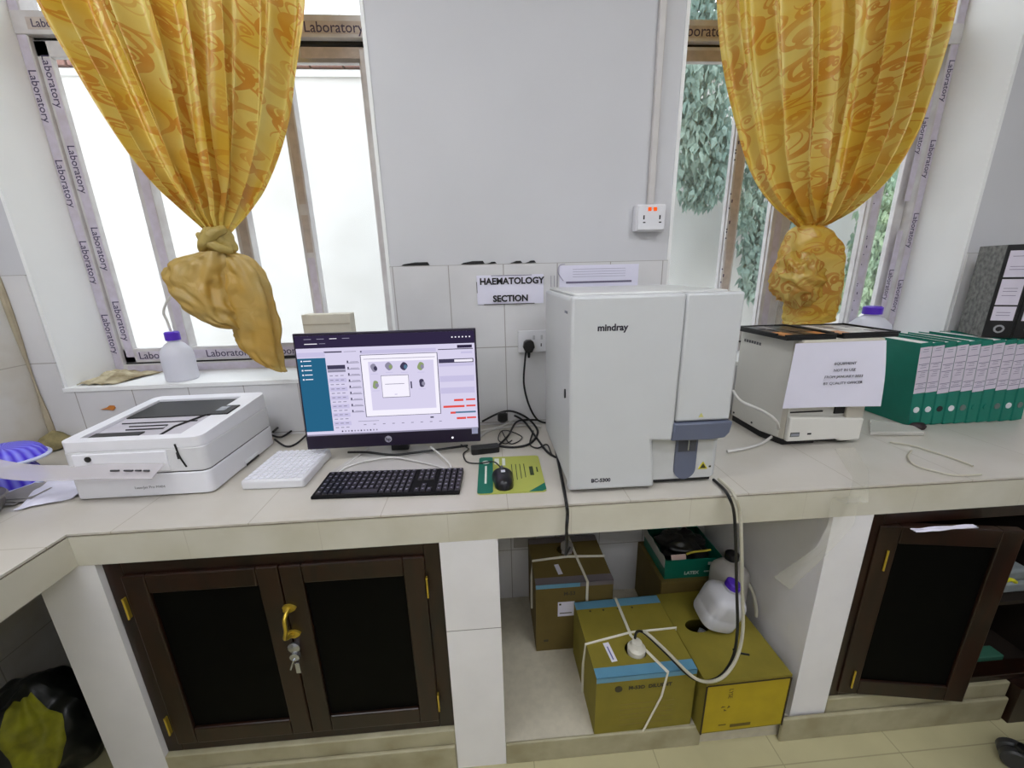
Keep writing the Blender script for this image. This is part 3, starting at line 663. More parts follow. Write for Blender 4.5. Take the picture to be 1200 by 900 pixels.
# sloped top cover with the sunken tray
def top_tilt(v): return v
hole = [(-.152, -.152), (.118, -.152), (.122, .142), (-.152, .142)]
mb = MB(); mb.holed(rrect(-w, w, -d, d, .026), hole, .148, .186)
for v in mb.bm.verts:
    if v.co.z > .16: v.co.z += (v.co.y + d) / (2 * d) * .022 - .008
obj('top_cover', mb, M_prn, p, bevel=.004)
def ptop(y): return .178 + (y + .18) / .36 * .022
def slab(x0, x1, y0, y1, dz, th=.003): return [V(q) for q in ((x0, y0, ptop(y0) - dz - th), (x1, y0, ptop(y0) - dz - th), (x1, y1, ptop(y1) - dz - th), (x0, y1, ptop(y1) - dz - th), (x0, y0, ptop(y0) - dz), (x1, y0, ptop(y0) - dz), (x1, y1, ptop(y1) - dz), (x0, y1, ptop(y1) - dz))]
mb = MB(); mb.hexa(slab(-.151, .117, -.151, .0, .010, .01)); obj('tray_floor', mb, pbr('pale grey tray', (196, 192, 202), .4), p, smooth=False)
mb = MB(); mb.hexa(slab(-.151, .121, .0, .141, .007, .01)); obj('output_slot', mb, M_dark, p, bevel=.002)
mb = MB(); mb.hexa(slab(-.145, -.01, -.145, -.110, .006, .003)); obj('tray_grip', mb, M_dark, p, bevel=.003)
mb = MB(); mb.tube([(-.13, -.04, .177), (.06, -.04, .177), (.09, -.04, .177)], .0025, smooth=0); mb.tube([(.05, -.14, .172), (.05, -.08, .176), (.09, .0, .182)], .003, smooth=0); mb.tube([(-.09, -.065, .176), (.02, -.065, .176), (.025, -.09, .175), (-.08, -.09, .175)], .002, smooth=0); obj('paper_stop', mb, M_dark, p)
mb = MB(); mt = Matrix.Translation((.135, .01, .1925)) @ Matrix.Rotation(.055, 4, 'X'); mb.box(-.028, .036, -.032, .04, -.006, .001, mt=mt); cp = obj('control_panel', mb, M_dark, p, bevel=.002)
mb = MB(); mb.box(-.014, .014, -.01, .028, .0012, .002, mt=mt); obj('display', mb, pbr('grey display', (120, 124, 136), .2), cp)
# front details
mb = MB(); mb.box(-w + .03, .09, -d - .004, -d + .004, .082, .142); obj('front_flap', mb, M_prn, p, bevel=.003)
mb = MB(); mb.lathe([(0, -.002), (.008, -.002), (.008, .003), (0, .003)], mt=Matrix.Translation((-.115, -d - .004, .128)) @ FACE, n=14); mb.tube([(.118, -d - .002, .16), (.122, -d - .002, .125), (.130, -d - .002, .10), (.134, -d - .002, .09)], .0022); mb.box(.116, .121, -d - .003, -d, .115, .135); obj('catch', mb, M_black, p)
mb = MB(); text_mb(mb, 'LaserJet Pro M404', .011, at(.02, -d - .0008, .032)); obj('lettering', mb, pbr('grey print', (150, 150, 154), .5), p, smooth=False)
mb = MB(); mb.box(w - .001, w + .004, -.02, .06, .005, .022); obj('side_latch', mb, M_prn, p, bevel=.001)
mb = MB(); mb.box(w + .0035, w + .0045, -.018, .058, .005, .012); obj('side_slot', mb, M_black, p)
# curled plastic wallet sticking out to the left, in front of the printer
def wal(u, v):
    x = lerp(-1.50, -.90, u); 
    return V((x, lerp(1.075, 1.02, v) + .11 * (1 - u) ** 2, 1.055 - .010 * math.sin(u * 5) + (-.018 * v) + .016 * (1 - u) - .02 * max(0, u - .75)))
mb = MB(); mb.grid(wal, 40, 8); obj('plastic_wallet', mb, sheer('cloudy wallet film', (215, 210, 214), .5, .25), solid=.0015, label='limp clear plastic wallet jutting left from the front of the printer', cat='plastic wallet', group=None)
mb = MB()
for k, (a, b) in enumerate(((.86, .90), (.91, .935), (.945, .97), (.80, .84))):
    q = wal(a, .5); r = wal(b, .5); mb.tube([q + V((0, -.004, .003)), r + V((0, -.006, .004))], .0025, smooth=0)
obj('sticker_scrap', mb, pbr('dark print', (60, 60, 66), .5), label='dark printed scraps at the corner of the plastic wallet on the printer', cat='sticker')

# ------------------------------------------------------------------ corner clutter on the left
def basin(cx, cy, cz, rx, ry, h, tilt, label):
    o = thing('basin', label, 'basin', (cx, cy, cz), (tilt[0], tilt[1], tilt[2]), group='blue plastic basins in the left corner')
    fl = lambda a, z: 1 + .02 * math.sin(26 * a)
    mb = MB(); mb.lathe([(1.0, .004), (.97, h * .3), (.88, h * .75), (.74, h), (.5, h * 1.06), (0, h * 1.07)], n=120, sx=rx, sy=ry, fn=fl); obj('bowl', mb, fluted('blue fluted plastic', (60, 30, 205), (128, 128, 240), 26), o)
    mb = MB(); mb.lathe([(.98, .0), (1.08, 0), (1.09, .005), (1.05, .009), (.98, .008), (.98, 0)], n=64, sx=rx, sy=ry); obj('rim', mb, pbr('pale blue rim', (206, 212, 240), .35), o, label='pale translucent rim')
    return o
basin(-1.50, 1.21, .952, .10, .085, .062, (0, 0, 0), 'lower of two stacked blue fluted plastic basins in the left worktop corner')
basin(-1.505, 1.245, 1.022, .10, .08, .038, (0, 0, 0), 'upper of two stacked blue fluted plastic basins in the left worktop corner')
def shp(u, v): 
    a = V((-1.30, 1.05, .952)); b = V((-1.195, 1.10, .952)); c_ = V((-1.20, 1.20, .956)); d_ = V((-1.37, 1.225, .957))
    q = a.lerp(b, u).lerp(d_.lerp(c_, u), v); q.z += .012 * max(0, noise.noise(V((u * 3, v * 3, 2)))+.4); q.y += .01 * noise.noise(V((u * 4, 1, 1))); return q
mb = MB(); mb.grid(shp, 14, 14); obj('crumpled_paper', mb, M_paper, solid=.002, label='crumpled white sheet lying between the printer and the blue basins', cat='paper')
mb = MB(); mb.lathe([(0, 0), (.085, 0), (.10, .02), (.105, .045), (.10, .045), (.093, .022), (.08, .006), (0, .006)], (-1.42, 1.03, .951), n=48, sx=1, sy=.75); mb.lathe([(.1, .042), (.112, .046), (.108, .05), (.098, .048)], (-1.42, 1.03, .951), n=48, sx=1, sy=.75)
obj('metal_dish', mb, pbr('dull grey metal', (112, 108, 106), .35, .6), label='dull grey oval metal dish at the left edge of the worktop', cat='dish')
mb = MB(); mb.box(-1.40, -1.20, 1.36, 1.50, .951, .99); obj('brown_tray', mb, pbr('brown lacquer', (92, 68, 30), .4), bevel=.006, label='low brown tray in the corner behind the blue basins', cat='tray')
mb = MB(); 
for q in range(3): mb.box(-1.43 + .01 * q, -1.33 + .01 * q, 1.08 + .012 * q, 1.20, .9545 + .0022 * q, .956 + .0022 * q, mt=Matrix.Identity(4))
obj('envelope_stack', mb, pbr('grey paper edge', (146, 142, 140), .7), label='few grey papers lying under the edge of the blue basins', cat='paper', smooth=False)
# orange mark stuck to the wall
q = PY(128, 478, W - .012); mb = MB(); mb.prism([(q.x - .03, q.z - .004), (q.x - .005, q.z - .006), (q.x + .012, q.z - .010), (q.x + .022, q.z - .002), (q.x + .02, q.z + .008), (q.x + .004, q.z + .009), (q.x - .006, q.z + .002)], W - .015, W - .0102, 'y')
obj('paint_chip', mb, pbr('orange chip', (196, 120, 44), .6), label='small orange-brown chip stuck to the tiles above the printer', cat='mark')
# rag on the left end of the sill
def rag(u, v):
    a = V((-1.54, 1.56, SILL)); b = V((-1.40, 1.545, SILL)); c_ = V((-1.36, 1.735, SILL)); d_ = V((-1.54, 1.735, SILL)); q = a.lerp(b, u).lerp(d_.lerp(c_, u), v)
    e = math.sin(PI * u) * math.sin(PI * v); q.z += .006 + e * (.018 + .03 * abs(noise.noise(V((u * 5, v * 4, 3))))) + .006 * abs(math.sin(u * 9 + v * 4)); return q
mb = MB(); mb.grid(rag, 40, 30); obj('rag', mb, pbr('dirty cream rag', (196, 186, 156), .9, var=.15, c2=(120, 104, 72), scale=20), ang=180, solid=.003, label='dirty cream rag bunched in the left corner of the window sill', cat='rag')

def wash_bottle(loc, label, r, h, tube=None):
    o = thing('wash_bottle', label, 'bottle', loc)
    mb = MB(); mb.lathe([(0, 0), (r * .9, 0), (r, .006), (r, h * .62), (r * .93, h * .75), (r * .6, h * .9), (r * .36, h * .96), (r * .36, h), (0, h)], n=32); obj('body', mb, M_bottle, o)
    mb = MB(); mb.lathe([(0, h), (r * .46, h), (r * .46, h + .028), (r * .38, h + .032), (0, h + .032)], n=24, fn=lambda a, z: 1 + .02 * math.sin(24 * a)); obj('cap', mb, M_purple, o, label='purple screw cap')
    if tube: mb = MB(); mb.tube([V(t) for t in tube], .0045, n=8); obj('spout', mb, M_wcable, o, label='bent white delivery tube')
    return o
wash_bottle((-1.185, 1.60, SILL + .003), 'white wash bottle with purple cap and bent white spout on the left window sill', .053, .155, [(0, 0, .18), (-.006, 0, .23), (-.006, -.005, .26), (.02, -.01, .30), (.06, -.012, .335), (.075, -.012, .345)])
wash_bottle((1.65, 1.62, SILL + .003), 'clear-white bottle with purple cap on the right window sill', .075, .165)
o = thing('small_bottle', 'small dark green bottle with white lid on the sill behind the big analyser', 'bottle', (1.0, 1.62, SILL + .003)); mb = MB(); mb.lathe([(0, 0), (.026, 0), (.026, .17), (.02, .178), (0, .178)], n=20); obj('body', mb, pbr('dark green glass', (24, 48, 36), .3), o)
mb = MB(); mb.lathe([(0, .178), (.026, .178), (.026, .196), (0, .198)], n=20); obj('lid', mb, pbr('grey-white lid', (190, 200, 188), .4), o)
o = thing('cream_carton', 'plain cream carton standing on the sill behind the monitor', 'carton', (-.605, 1.62, SILL + .003))
mb = MB(); mb.box(-.092, .088, -.03, .03, 0, .235); obj('carton_body', mb, pbr('cream board', (204, 198, 182), .7), o, bevel=.003)
mb = MB(); mb.box(-.09, .086, -.032, -.029, .195, .2); obj('lid_seam', mb, pbr('cream board seam', (180, 172, 154), .7), o)

# ------------------------------------------------------------------ monitor
o = thing('monitor', 'black widescreen monitor showing a windowed program, in the middle of the worktop', 'monitor', (-.314, 1.29, .95))
mt = Matrix.Translation((0, -.04, .052)) @ Matrix.Rotation(-.075, 4, 'X'); w, h = .283, .378; zb = .046
mb = MB(); mb.box(-w, w, 0, .018, 0, h, mt=mt); mb.box(-.16, .16, .018, .045, .06, .3, mt=mt); obj('housing', mb, pbr('purple-tinted monitor plastic', (30, 20, 44), .28), o, bevel=.003)  # black tinted purple, a reflection put into the plastic's colour
P = [M_screen, emis('scr dark bar', (52, 44, 72), .9), emis('scr teal', (42, 104, 140), .9), emis('scr grey', (150, 146, 170), .9), emis('scr line', (70, 66, 92), .9), emis('scr red', (232, 84, 78), .95), emis('scr white', (246, 242, 255), 1.0), emis('scr lav', (204, 198, 232), .95), emis('scr steel', (92, 126, 156), .9), emis('scr olive', (150, 168, 120), .9)]
mb = MB(); SW, SH = 2 * (w - .006), h - zb - .008
def sr(u0, u1, v0, v1, mi, lay):      # u right, v down, both 0..1 over the lit screen
    x0, x1 = -w + .006 + u0 * SW, -w + .006 + u1 * SW; z0, z1 = h - .008 - v1 * SH, h - .008 - v0 * SH; y = -.0006 - lay * .00025
    mb.face([mt @ V(q) for q in ((x0, y, z0), (x1, y, z0), (x1, y, z1), (x0, y, z1))], mi)
sr(0, 1, 0, 1, 0, 0); sr(0, 1, 0, .12, 1, 1); sr(0, .155, .215, .955, 2, 1); sr(0, 1, .985, 1, 3, 1)
sr(.0, .155, .16, .205, 7, 1); sr(.90, .985, .135, .165, 1, 2); sr(.15, .25, .155, .168, 4, 1); sr(.26, .33, .16, .165, 3, 1)
for k in range(5): sr(.018, .026, .235 + k * .045, .25 + k * .045, 6, 2); sr(.032, .075, .238 + k * .045, .246 + k * .045, 6, 2)
for k in range(4): sr(.05 + k * .07, .09 + k * .07, .03, .036, 3 if k != 2 else 6, 2)
for k in range(6): sr(.87 + k * .02, .878 + k * .02, .05, .062, 6, 2)
sr(.05, .12, .075, .082, 6, 2); sr(.13, .165, .075, .08, 3, 2)
sr(.16, .26, .29, .33, 4, 1); sr(.16, .26, .335, .36, 3, 1)
for k in range(13):
    v = .39 + k * .044
    if k % 2: sr(.16, .26, v - .014, v + .028, 7, 1)
    for q in range(3): sr(.168 + q * .03, .186 + q * .03, v, v + .008, 3, 2)
for k in range(9): v = .25 + k * .062; sr(.27, .34, v + .02, v + .027, 3, 1); sr(.272, .28, v, v + .02, 4, 1); sr(.29, .335, v + .01, v + .015, 3, 1)
# open window in the middle
sr(.352, .778, .155, .19, 7, 1); sr(.352, .36, .16, .175, 4, 2)
sr(.348, .785, .20, .825, 4, 2); sr(.352, .781, .205, .82, 6, 3); sr(.366, .77, .24, .245, 3, 4); sr(.39, .76, .27, .76, 0, 4)
for k, (u, v, c1, c2) in enumerate(((.42, .33, 3, 4), (.505, .32, 3, 9), (.59, .325, 4, 8), (.685, .33, 9, 3), (.42, .50, 9, 3), (.685, .50, 4, 3))):
    for q in range(8):
        a = q * PI / 4; 
    n_ = 14; cx, cz = u, v
    def pt(uu, vv, lay): return mt @ V((-w + .006 + uu * SW, -.0006 - lay * .00025, h - .008 - vv * SH))
    mb.face([pt(cx + .018 * math.cos(2 * PI * i / n_) * (1 + .25 * math.sin(4 * PI * i / n_ + k)), cz + .042 * math.sin(2 * PI * i / n_), 5) for i in range(n_)], c1)
    mb.face([pt(cx + .009 + .010 * math.cos(2 * PI * i / n_), cz + .006 + .022 * math.sin(2 * PI * i / n_), 6) for i in range(n_)], c2)
    sr(u - .02, u + .02, v + .058, v + .064, 7, 6)
sr(.455, .612, .41, .635, 4, 6); sr(.457, .610, .414, .63, 6, 7); sr(.475, .585, .495, .501, 3, 8); sr(.525, .54, .6, .608, 7, 8); sr(.62, .628, .48, .55, 4, 5)
sr(.79, .99, .17, .178, 4, 1); sr(.92, .985, .2, .22, 7, 2); sr(.79, .99, .27, .31, 4, 1); sr(.88, .985, .278, .302, 6, 2); sr(.79, .99, .315, .345, 7, 1)
for v in (.44, .56): sr(.79, .99, v, v + .06, 7, 1)
for v, a, b, q in ((.68, .865, .92, 0), (.745, .80, .925, 0), (.81, .84, .87, 1), (.87, .875, .93, 0)):
    sr(a, b, v, v + .022, 5, 3); sr(.935 if not q else .87, .99, v, v + .018, 5 if not q else 8, 3)
for k in range(9): sr(.33 + k * .055, .345 + k * .055, .90, .908, 3, 1)
sr(.3, .42, .865, .87, 3, 1); sr(.72, .74, .85, .865, 4, 2)
for k in range(12): sr(.2 + k * .018, .208 + k * .018, .955, .97, 3 if k % 3 else 4, 1)
obj('screen', mb, P, o, smooth=False)
mb = MB(); mb.lathe([(0, -.001), (.011, -.001), (.011, .001), (0, .001)], mt=mt @ Matrix.Translation((-.02, -.0008, .024)) @ FACE, n=28); lg = obj('logo_disc', mb, pbr('silver logo', (206, 204, 220), .3, .4), o)
mb = MB(); text_mb(mb, 'hp', .015, mt @ at(-.02, -.0026, .024) @ Matrix.Shear('XZ', 4, (0, 0)), bold=.0004); obj('logo_lettering', mb, pbr('dark logo ink', (40, 30, 60), .4), o, smooth=False)
mb = MB(); mb.lathe([(0, -.001), (.0035, -.001), (.0035, .001), (0, .001)], mt=mt @ Matrix.Translation((.19, -.0008, .018)) @ FACE, n=14); obj('power_lamp', mb, emis('white lamp', (255, 250, 255), 1.2), o)
mb = MB(); mb.box(.255, .275, -.0012, 0, .028, .048, mt=mt); obj('badge', mb, pbr('pale badge', (186, 190, 220), .4), o)
mb = MB(); b0 = [PZ(385, 554, .956), PZ(528, 549, .956), PZ(500, 522, .956), PZ(432, 524, .956)]; b0 = [(q.x + .314, q.y - 1.29) for q in b0]
mb.prism(b0, .001, .007, 'z'); obj('stand_base', mb, pbr('silver stand plastic', (196, 192, 188), .35, var=.02), o, bevel=.002)
mb = MB(); mb.prism([(-.03, .02), (.03, .02), (.03, .05), (-.03, .05)], .006, .22, 'z'); obj('stand_neck', mb, M_black, o, bevel=.004)

# ------------------------------------------------------------------ keyboard
k0, k1, k2, k3 = PZ(365, 585, .95), PZ(540, 580, .95), PZ(541, 555, .95), PZ(400, 553, .95)
kx0, kx1, ky0, ky1 = -.502, -.088, 1.015, 1.148
o = thing('keyboard', 'full-size black keyboard in front of the monitor', 'keyboard', ((kx0 + kx1) / 2, (ky0 + ky1) / 2, .95), (0, 0, -.045))
w, d = (kx1 - kx0) / 2, (ky1 - ky0) / 2
mb = MB(); mb.hexa([V(q) for q in ((-w, -d, 0), (w, -d, 0), (w, d, 0), (-w, d, 0), (-w, -d, .009), (w, -d, .009), (w, d, .016), (-w, d, .016))]); obj('tray', mb, pbr('matt black plastic', (12, 12, 14), .7, spec=.2), o, bevel=.003)
mb = MB(); mk = MB(); rn = random.Random(4)
def kz(y): return .009 + (y + d) / (2 * d) * .007
rows = [(.85, .72), (.60, .5), (.42, .34), (.24, .16), (.06, -.02)]
for r in range(6):
    y0_ = -d + .008 + r * .0200
    xx = -w + .010
    for blk, cnt in ((0, 15), (1, 3), (2, 4)):
        if blk: xx += .010
        i = 0
        while i < cnt:
            ln = 6 if (r == 0 and blk == 0 and i == 4) else 1
            if not (blk == 1 and r in (1, 2) and (r == 2 or i != 1)):
                y = y0_; a, b = xx, xx + .0176 * ln - .0026; 
                mb.hexa([V(q) for q in ((a, y, kz(y)), (b, y, kz(y)), (b, y + .0172, kz(y + .0172)), (a, y + .0172, kz(y + .0172)), (a + .0015, y + .002, kz(y) + .004), (b - .0015, y + .002, kz(y) + .004), (b - .0015, y + .0165, kz(y + .0165) + .004), (a + .0015, y + .0165, kz(y + .0165) + .004))])
                if ln == 1: mk.box(a + .005, a + .0085 + rn.random() * .003, y + .008, y + .0115, kz(y) + .0046, kz(y) + .0056)
            xx += .0176 * ln; i += ln
obj('keys', mb, pbr('key black plastic', (24, 20, 30), .3), o, smooth=False); obj('key_legends', mk, pbr('key legend white', (150, 146, 164), .5), o, smooth=False)

# ------------------------------------------------------------------ white tube rack
o = thing('tube_rack', 'low white rack with a grid of round wells between printer and keyboard', 'rack', (-.637, 1.20, .95), (0, 0, -.03))
mb = MB(); w, d = .090, .104; mb.hexa([V(q) for q in ((-w, -d, 0), (w, -d, 0), (w, d, 0), (-w, d, 0), (-w, -d, .03), (w, -d, .03), (w, d, .03), (-w, d, .03))]); obj('rack_body', mb, M_white, o, bevel=.006)
mb = MB()
for i in range(9):
    for j in range(10):
        x, y = -.075 + i * .0188, -.089 + j * .0198; mb.lathe([(.0078, .0295), (.0088, .0325), (.0072, .033), (.0066, .031), (0, .0305)], (x, y, 0), n=12)
obj('wells', mb, pbr('bright well rims', (238, 238, 246), .3), o)

# ------------------------------------------------------------------ mouse pad, mouse, adapter
o = thing('mouse_pad', 'green and lime printed mouse pad lying left of the big analyser', 'mouse pad', (.058, 1.11, .95), (0, 0, -.02))
w, d = .098, .113
mb = MB(); mb.prism(rrect(-w, w, -d, d, .012), 0, .004, 'z'); obj('mat', mb, pbr('lime pad', (172, 178, 84), .6, var=.04), o)
mb = MB(); mb.prism(rrect(-w, -w + .045, -d, d, .010), .004, .0046, 'z'); mb.prism([(w, -d + .01), (w, -d + .045), (w - .05, -d), (w - .012, -d)], .004, .0046, 'z'); obj('green_band', mb, pbr('pad dark green', (0, 104, 84), .6), o)
mb = MB(); mb.box(-w + .02, -w + .026, -.06, .05, .0046, .005)
mb.lathe([(0, .0046), (.012, .0046), (.012, .005), (0, .005)], (-w + .022, .075, 0), n=18)
mb.box(-w + .05, -w + .065, .06, .1, .004, .0046); mb.box(-w + .075, -w + .085, .05, .1, .004, .0046); obj('pad_marks', mb, pbr('pad white print', (220, 226, 214), .6), o)
mb = MB()
for k in range(4): mb.box(.005 + k * .013, .0075 + k * .013, -.05 + .006 * k, .055, .004, .0045)
mb.box(.06, .072, -.02, .035, .004, .0045); mb.box(.082, .086, .0, .03, .004, .0045); obj('pad_lettering', mb, pbr('pad dark print', (52, 66, 36), .6), o)
o = thing('mouse', 'black wired mouse resting on the green mouse pad', 'mouse', (.034, 1.062, .9545), (0, 0, .05))
def mouse(u, v):
    th = PI * u; y = lerp(-.058, .058, v); q = math.sqrt(max(0, 1 - abs((v - .5) * 2) ** 3.0)); wx = (.031 - .003 * math.sin(v * PI * 2 - .6)) * q; hz = (.036 - .010 * v) * (q ** .7)
    return V((-wx * math.cos(th), y, hz * math.sin(th) ** .8))
mb = MB(); mb.grid(mouse, 28, 28); obj('shell', mb, pbr('mouse black plastic', (20, 20, 26), .28), o, ang=60)
mb = MB(); mb.tube([(0, .018, .0305), (0, .036, .0285)], .004, smooth=0, n=12); obj('wheel', mb, pbr('wheel grey', (90, 92, 98), .5), o)
mb = MB(); mb.box(-.006, .006, -.012, .0, .0352, .0362); obj('logo', mb, pbr('mouse logo white', (214, 216, 226), .4), o)
mb = MB(); mb.prism(rrect(-.048, .048, -.018, .018, .006), 0, .022, 'z', mt=Matrix.Translation((-.018, 1.275, .951)) @ Matrix.Rotation(.12, 4, 'Z'))
obj('usb_hub', mb, M_black, bevel=.002, label='small black hub box on the worktop at the monitor\'s right foot', cat='hub')

# ------------------------------------------------------------------ cables
def cable(name, label, pts, r, mat, cat='cable', smooth=7, parts=None):
    mb = MB(); mb.tube(pts, r, smooth=smooth, n=8); return obj(name, mb, mat, label=label, cat=cat, ang=80)
def pz(*a, z=.955): return [PZ(x, y, z + (k if len(t) > 2 else 0)) for t in a for x, y, k in [(t[0], t[1], t[2] if len(t) > 2 else 0)]]
cable('mouse_cable', 'thin black cable running from the mouse up past the hub', pz((587, 548, .02), (578, 541, .01), (560, 543), (547, 541), (543, 532), (549, 526), (540, 521)), .0022, M_cable)
cable('power_cable', 'black cable looping from behind the monitor towards the analyser, highest in the tangle', pz((565, 494, .02), (585, 484, .05), (600, 482, .05), (618, 490, .03), (630, 505), (622, 519), (603, 524), (580, 522)), .0042, M_cable)
cable('power_cable', 'black cable in the tangle that ends under the analyser\'s left side', pz((590, 482, .04), (612, 492, .02), (628, 512), (640, 528), (652, 536), (664, 538)), .004, M_cable)
cable('power_cable', 'black cable in the tangle crossing from the hub back to the wall', pz((584, 522), (596, 510, .01), (606, 494, .02), (625, 492, .01), (634, 493)), .0038, M_cable)
cable('thin_cable', 'thin black cable making a small figure-of-eight in the middle of the tangle', pz((588, 505), (598, 520), (612, 513), (600, 506), (588, 505), (584, 515), (592, 520), (600, 516)), .002, M_cable)
cable('thin_cable', 'short thin black cable curling beside the analyser\'s left foot', pz((625, 505), (621, 520), (630, 525), (641, 521), (647, 533), (655, 537)), .0026, M_cable)
cable('data_cable', 'grey-white cable lying flat through the tangle behind the mouse pad', pz((562, 512), (575, 504), (600, 500), (622, 498), (634, 500)), .004, M_wcable)
cable('data_cable', 'grey-white cable close along the wall foot behind the tangle', pz((560, 505, .01), (585, 500, .01), (605, 490, .02), (612, 480, .04), (603, 478, .05)), .003, M_wcable)
mb = MB(); mb.lathe([(0, -.02), (.012, -.02), (.02, -.012), (.02, .014), (.012, .02), (0, .02)], PZ(589, 489, 1.0), n=16, sx=1, sy=.8); obj('cable_plug', mb, M_black, label='round black plug body on top of the cable tangle', cat='plug')
cable('white_cable', 'white cable curving in an arc on the monitor stand in front of the neck', pz((392, 560, .0), (405, 548, .006), (430, 540, .008), (462, 536, .010), (500, 543, .008), (527, 550, .006), (524, 540, .012), (505, 524, .03)), .003, M_wcable)
cable('white_cable', 'white cable running back under the left side of the monitor', pz((395, 553), (415, 538, .003), (432, 525, .008)), .0028, M_wcable)
cable('power_cable', 'thick black cable sagging just below the monitor\'s bottom edge', pz((408, 530, .006), (430, 530, .012), (460, 533, .014), (490, 530, .014), (520, 526, .015), (548, 522, .01)), .0042, M_cable)
cable('power_cable', 'upper black cable between the printer and the monitor', pz((320, 506, .03), (330, 499, .02), (345, 500, .01), (360, 504, .01)), .0042, M_cable)
cable('power_cable', 'lower black cable between the printer and the monitor', pz((318, 510, .01), (330, 512, .003), (345, 503, .01), (362, 497, .02)), .0038, M_cable)
cable('power_cable', 'black cable looping lowest between the printer and the monitor', pz((322, 515, .01), (335, 523), (347, 520), (360, 509, .01)), .0036, M_cable)
# plug lead from wall socket, down behind the tangle
sk = PY(617, 402, W - .03)
cable('plug_lead', 'black lead hanging from the wall plug down to the worktop beside the analyser', [sk + V((0, -.01, -.01)), PY(615, 425, 1.50), PY(614, 450, 1.5), PY(620, 475, 1.49), PZ(630, 492, .97), PZ(643, 496, .955)], .0038, M_cable)
cable('waste_tube', 'black tube passing the analyser\'s left foot and over the worktop edge', [PZ(640, 492, .955), PZ(646, 505, .955), PZ(655, 545, .955), PZ(662, 580, .956), PZ(664, 592, .957), PY(665, 603, .913), PY(664, 620, .905), PY(664, 640, 1.0), PY(663, 650, 1.2), V((.312, 1.40, .44))], .0045, M_cable)
# tube pair from the big analyser down to the boxes
tp = [PZ(836, 562, .957), PZ(848, 573, .957), PZ(855, 584, .96), PY(860, 600, .905), PY(862, 630, .895), PY(863, 680, .9), PY(864, 740, .9), PY(857, 775, .89), PY(838, 796, .885), PY(812, 795, .92), PY(780, 765, .95), PY(762, 748, .97), PY(752, 740, 1.0), PY(746, 741, 1.02), PY(744, 748, 1.02)]
cable('reagent_tube', 'black tube sagging from the big analyser down to the front box', tp, .0042, M_cable)
cable('reagent_tube', 'pale clear tube sagging beside the black tube down to the front box', [q + V((.012, -.006, .004)) if i < 7 else q + V((.002, -.012, .014)) for i, q in enumerate(tp[:-2])], .0048, M_tube)
mb = MB(); q = PY(866, 765, .895); mb.tube([q + V((-.02, 0, .015)), q, q + V((.03, -.004, -.006))], .003); obj('cable_tie', mb, M_black, label='black cable tie round the hanging tubes above the right box', cat='tie')
cable('white_cable', 'thick white cable looping from the small analyser to the big one', [PY(859, 458, 1.25), PY(868, 470, 1.2), PY(890, 480, 1.16), PY(908, 492, 1.12), PZ(911, 505, .985), PZ(895, 518, .957), PZ(875, 525, .957), PZ(852, 529, .957)], .005, M_wcable)
cable('clear_tube', 'clear tube curling on the worktop in front of the green files', pz((1043, 518), (1068, 522), (1095, 530), (1125, 540), (1140, 546)), .0028, M_tube)
cable('clear_tube', 'clear tube bent in an open loop near the worktop front edge', pz((1068, 528), (1064, 535), (1072, 545), (1095, 552), (1120, 557), (1150, 556)), .0028, M_tube)

# ------------------------------------------------------------------ sockets, conduit, signs
def socket(x, z, label, plug, w=.055, h=.044):
    o = thing('wall_socket', label, 'socket', (x, W - .011, z))
    mb = MB(); mb.prism(rrect(-w, w, -h, h, .006), -.014, .001, 'y'); obj('back_plate', mb, M_white, o, bevel=.003)
    return o
a = PY(742, 241, W); b = PY(774, 272, W)
o = thing('wall_socket', 'white switched wall socket with an orange neon high on the wall below the conduit', 'socket', ((a.x + b.x) / 2, W, (a.z + b.z) / 2))
mb = MB(); mb.prism(rrect(-.054, .054, -.045, .045, .006), -.035, 0, 'y'); obj('back_box', mb, M_white, o, bevel=.003)
mb = MB(); mb.prism(rrect(-.05, .05, -.041, .041, .006), -.041, -.0352, 'y'); obj('face_plate', mb, M_white, o, bevel=.002)
for s in (-.014, .006):
    mb = MB(); mb.box(s, s + .011, -.044, -.0405, .022, .034); obj('switch', mb, emis('orange neon', (255, 96, 30), 1.0), o, label='glowing orange switch')
mb = MB()
for xx in (-.03, .028): mb.box(xx, xx + .005, -.0415, -.040, -.006, .008); mb.box(xx + .0, xx + .009, -.0415, -.040, -.018, -.014)
obj('pin_holes', mb, M_dark, o)
a = PY(607, 386, W); b = PY(640, 412, W); cx, cz = (a.x + b.x) / 2, (a.z + b.z) / 2
o = thing('wall_socket', 'white double wall socket on the tiles left of the big analyser', 'socket', (cx, W - .01, cz))
mb = MB(); mb.prism(rrect(-.057, .057, -.042, .042, .005), -.012, 0, 'y'); obj('face_plate', mb, M_white, o, bevel=.002)
mb = MB(); mb.box(.0, .008, -.015, -.0115, .008, .024); mb.box(.03, .038, -.015, -.0115, .008, .024); obj('switch', mb, pbr('switch grey white', (196, 196, 200), .4), o)
mb = MB(); mb.box(.03, .034, -.013, -.0115, -.02, -.008); mb.box(.05, .053, -.013, -.0115, -.012, -.008); mb.box(.058, .061, -.008, .0, -.03, .034); obj('pin_holes', mb, M_dark, o)  # pin holes, plus a dark strip down the plate's right edge
o = thing('plug', 'black three-pin plug in the socket left of the big analyser', 'plug', (cx - .018, W - .0225, cz - .014))
mb = MB(); mb.prism([(-.022, -.004), (-.018, .017), (-.008, .023), (.008, .023), (.018, .017), (.022, -.004), (.012, -.024), (-.012, -.024)], -.03, 0, 'y'); obj('plug_body', mb, M_black, o, bevel=.004)
mb = MB(); mb.tube([(0, -.018, -.02), (0, -.018, -.045)], lambda t: .007 - .0025 * t, smooth=0); obj('strain_relief', mb, M_black, o)
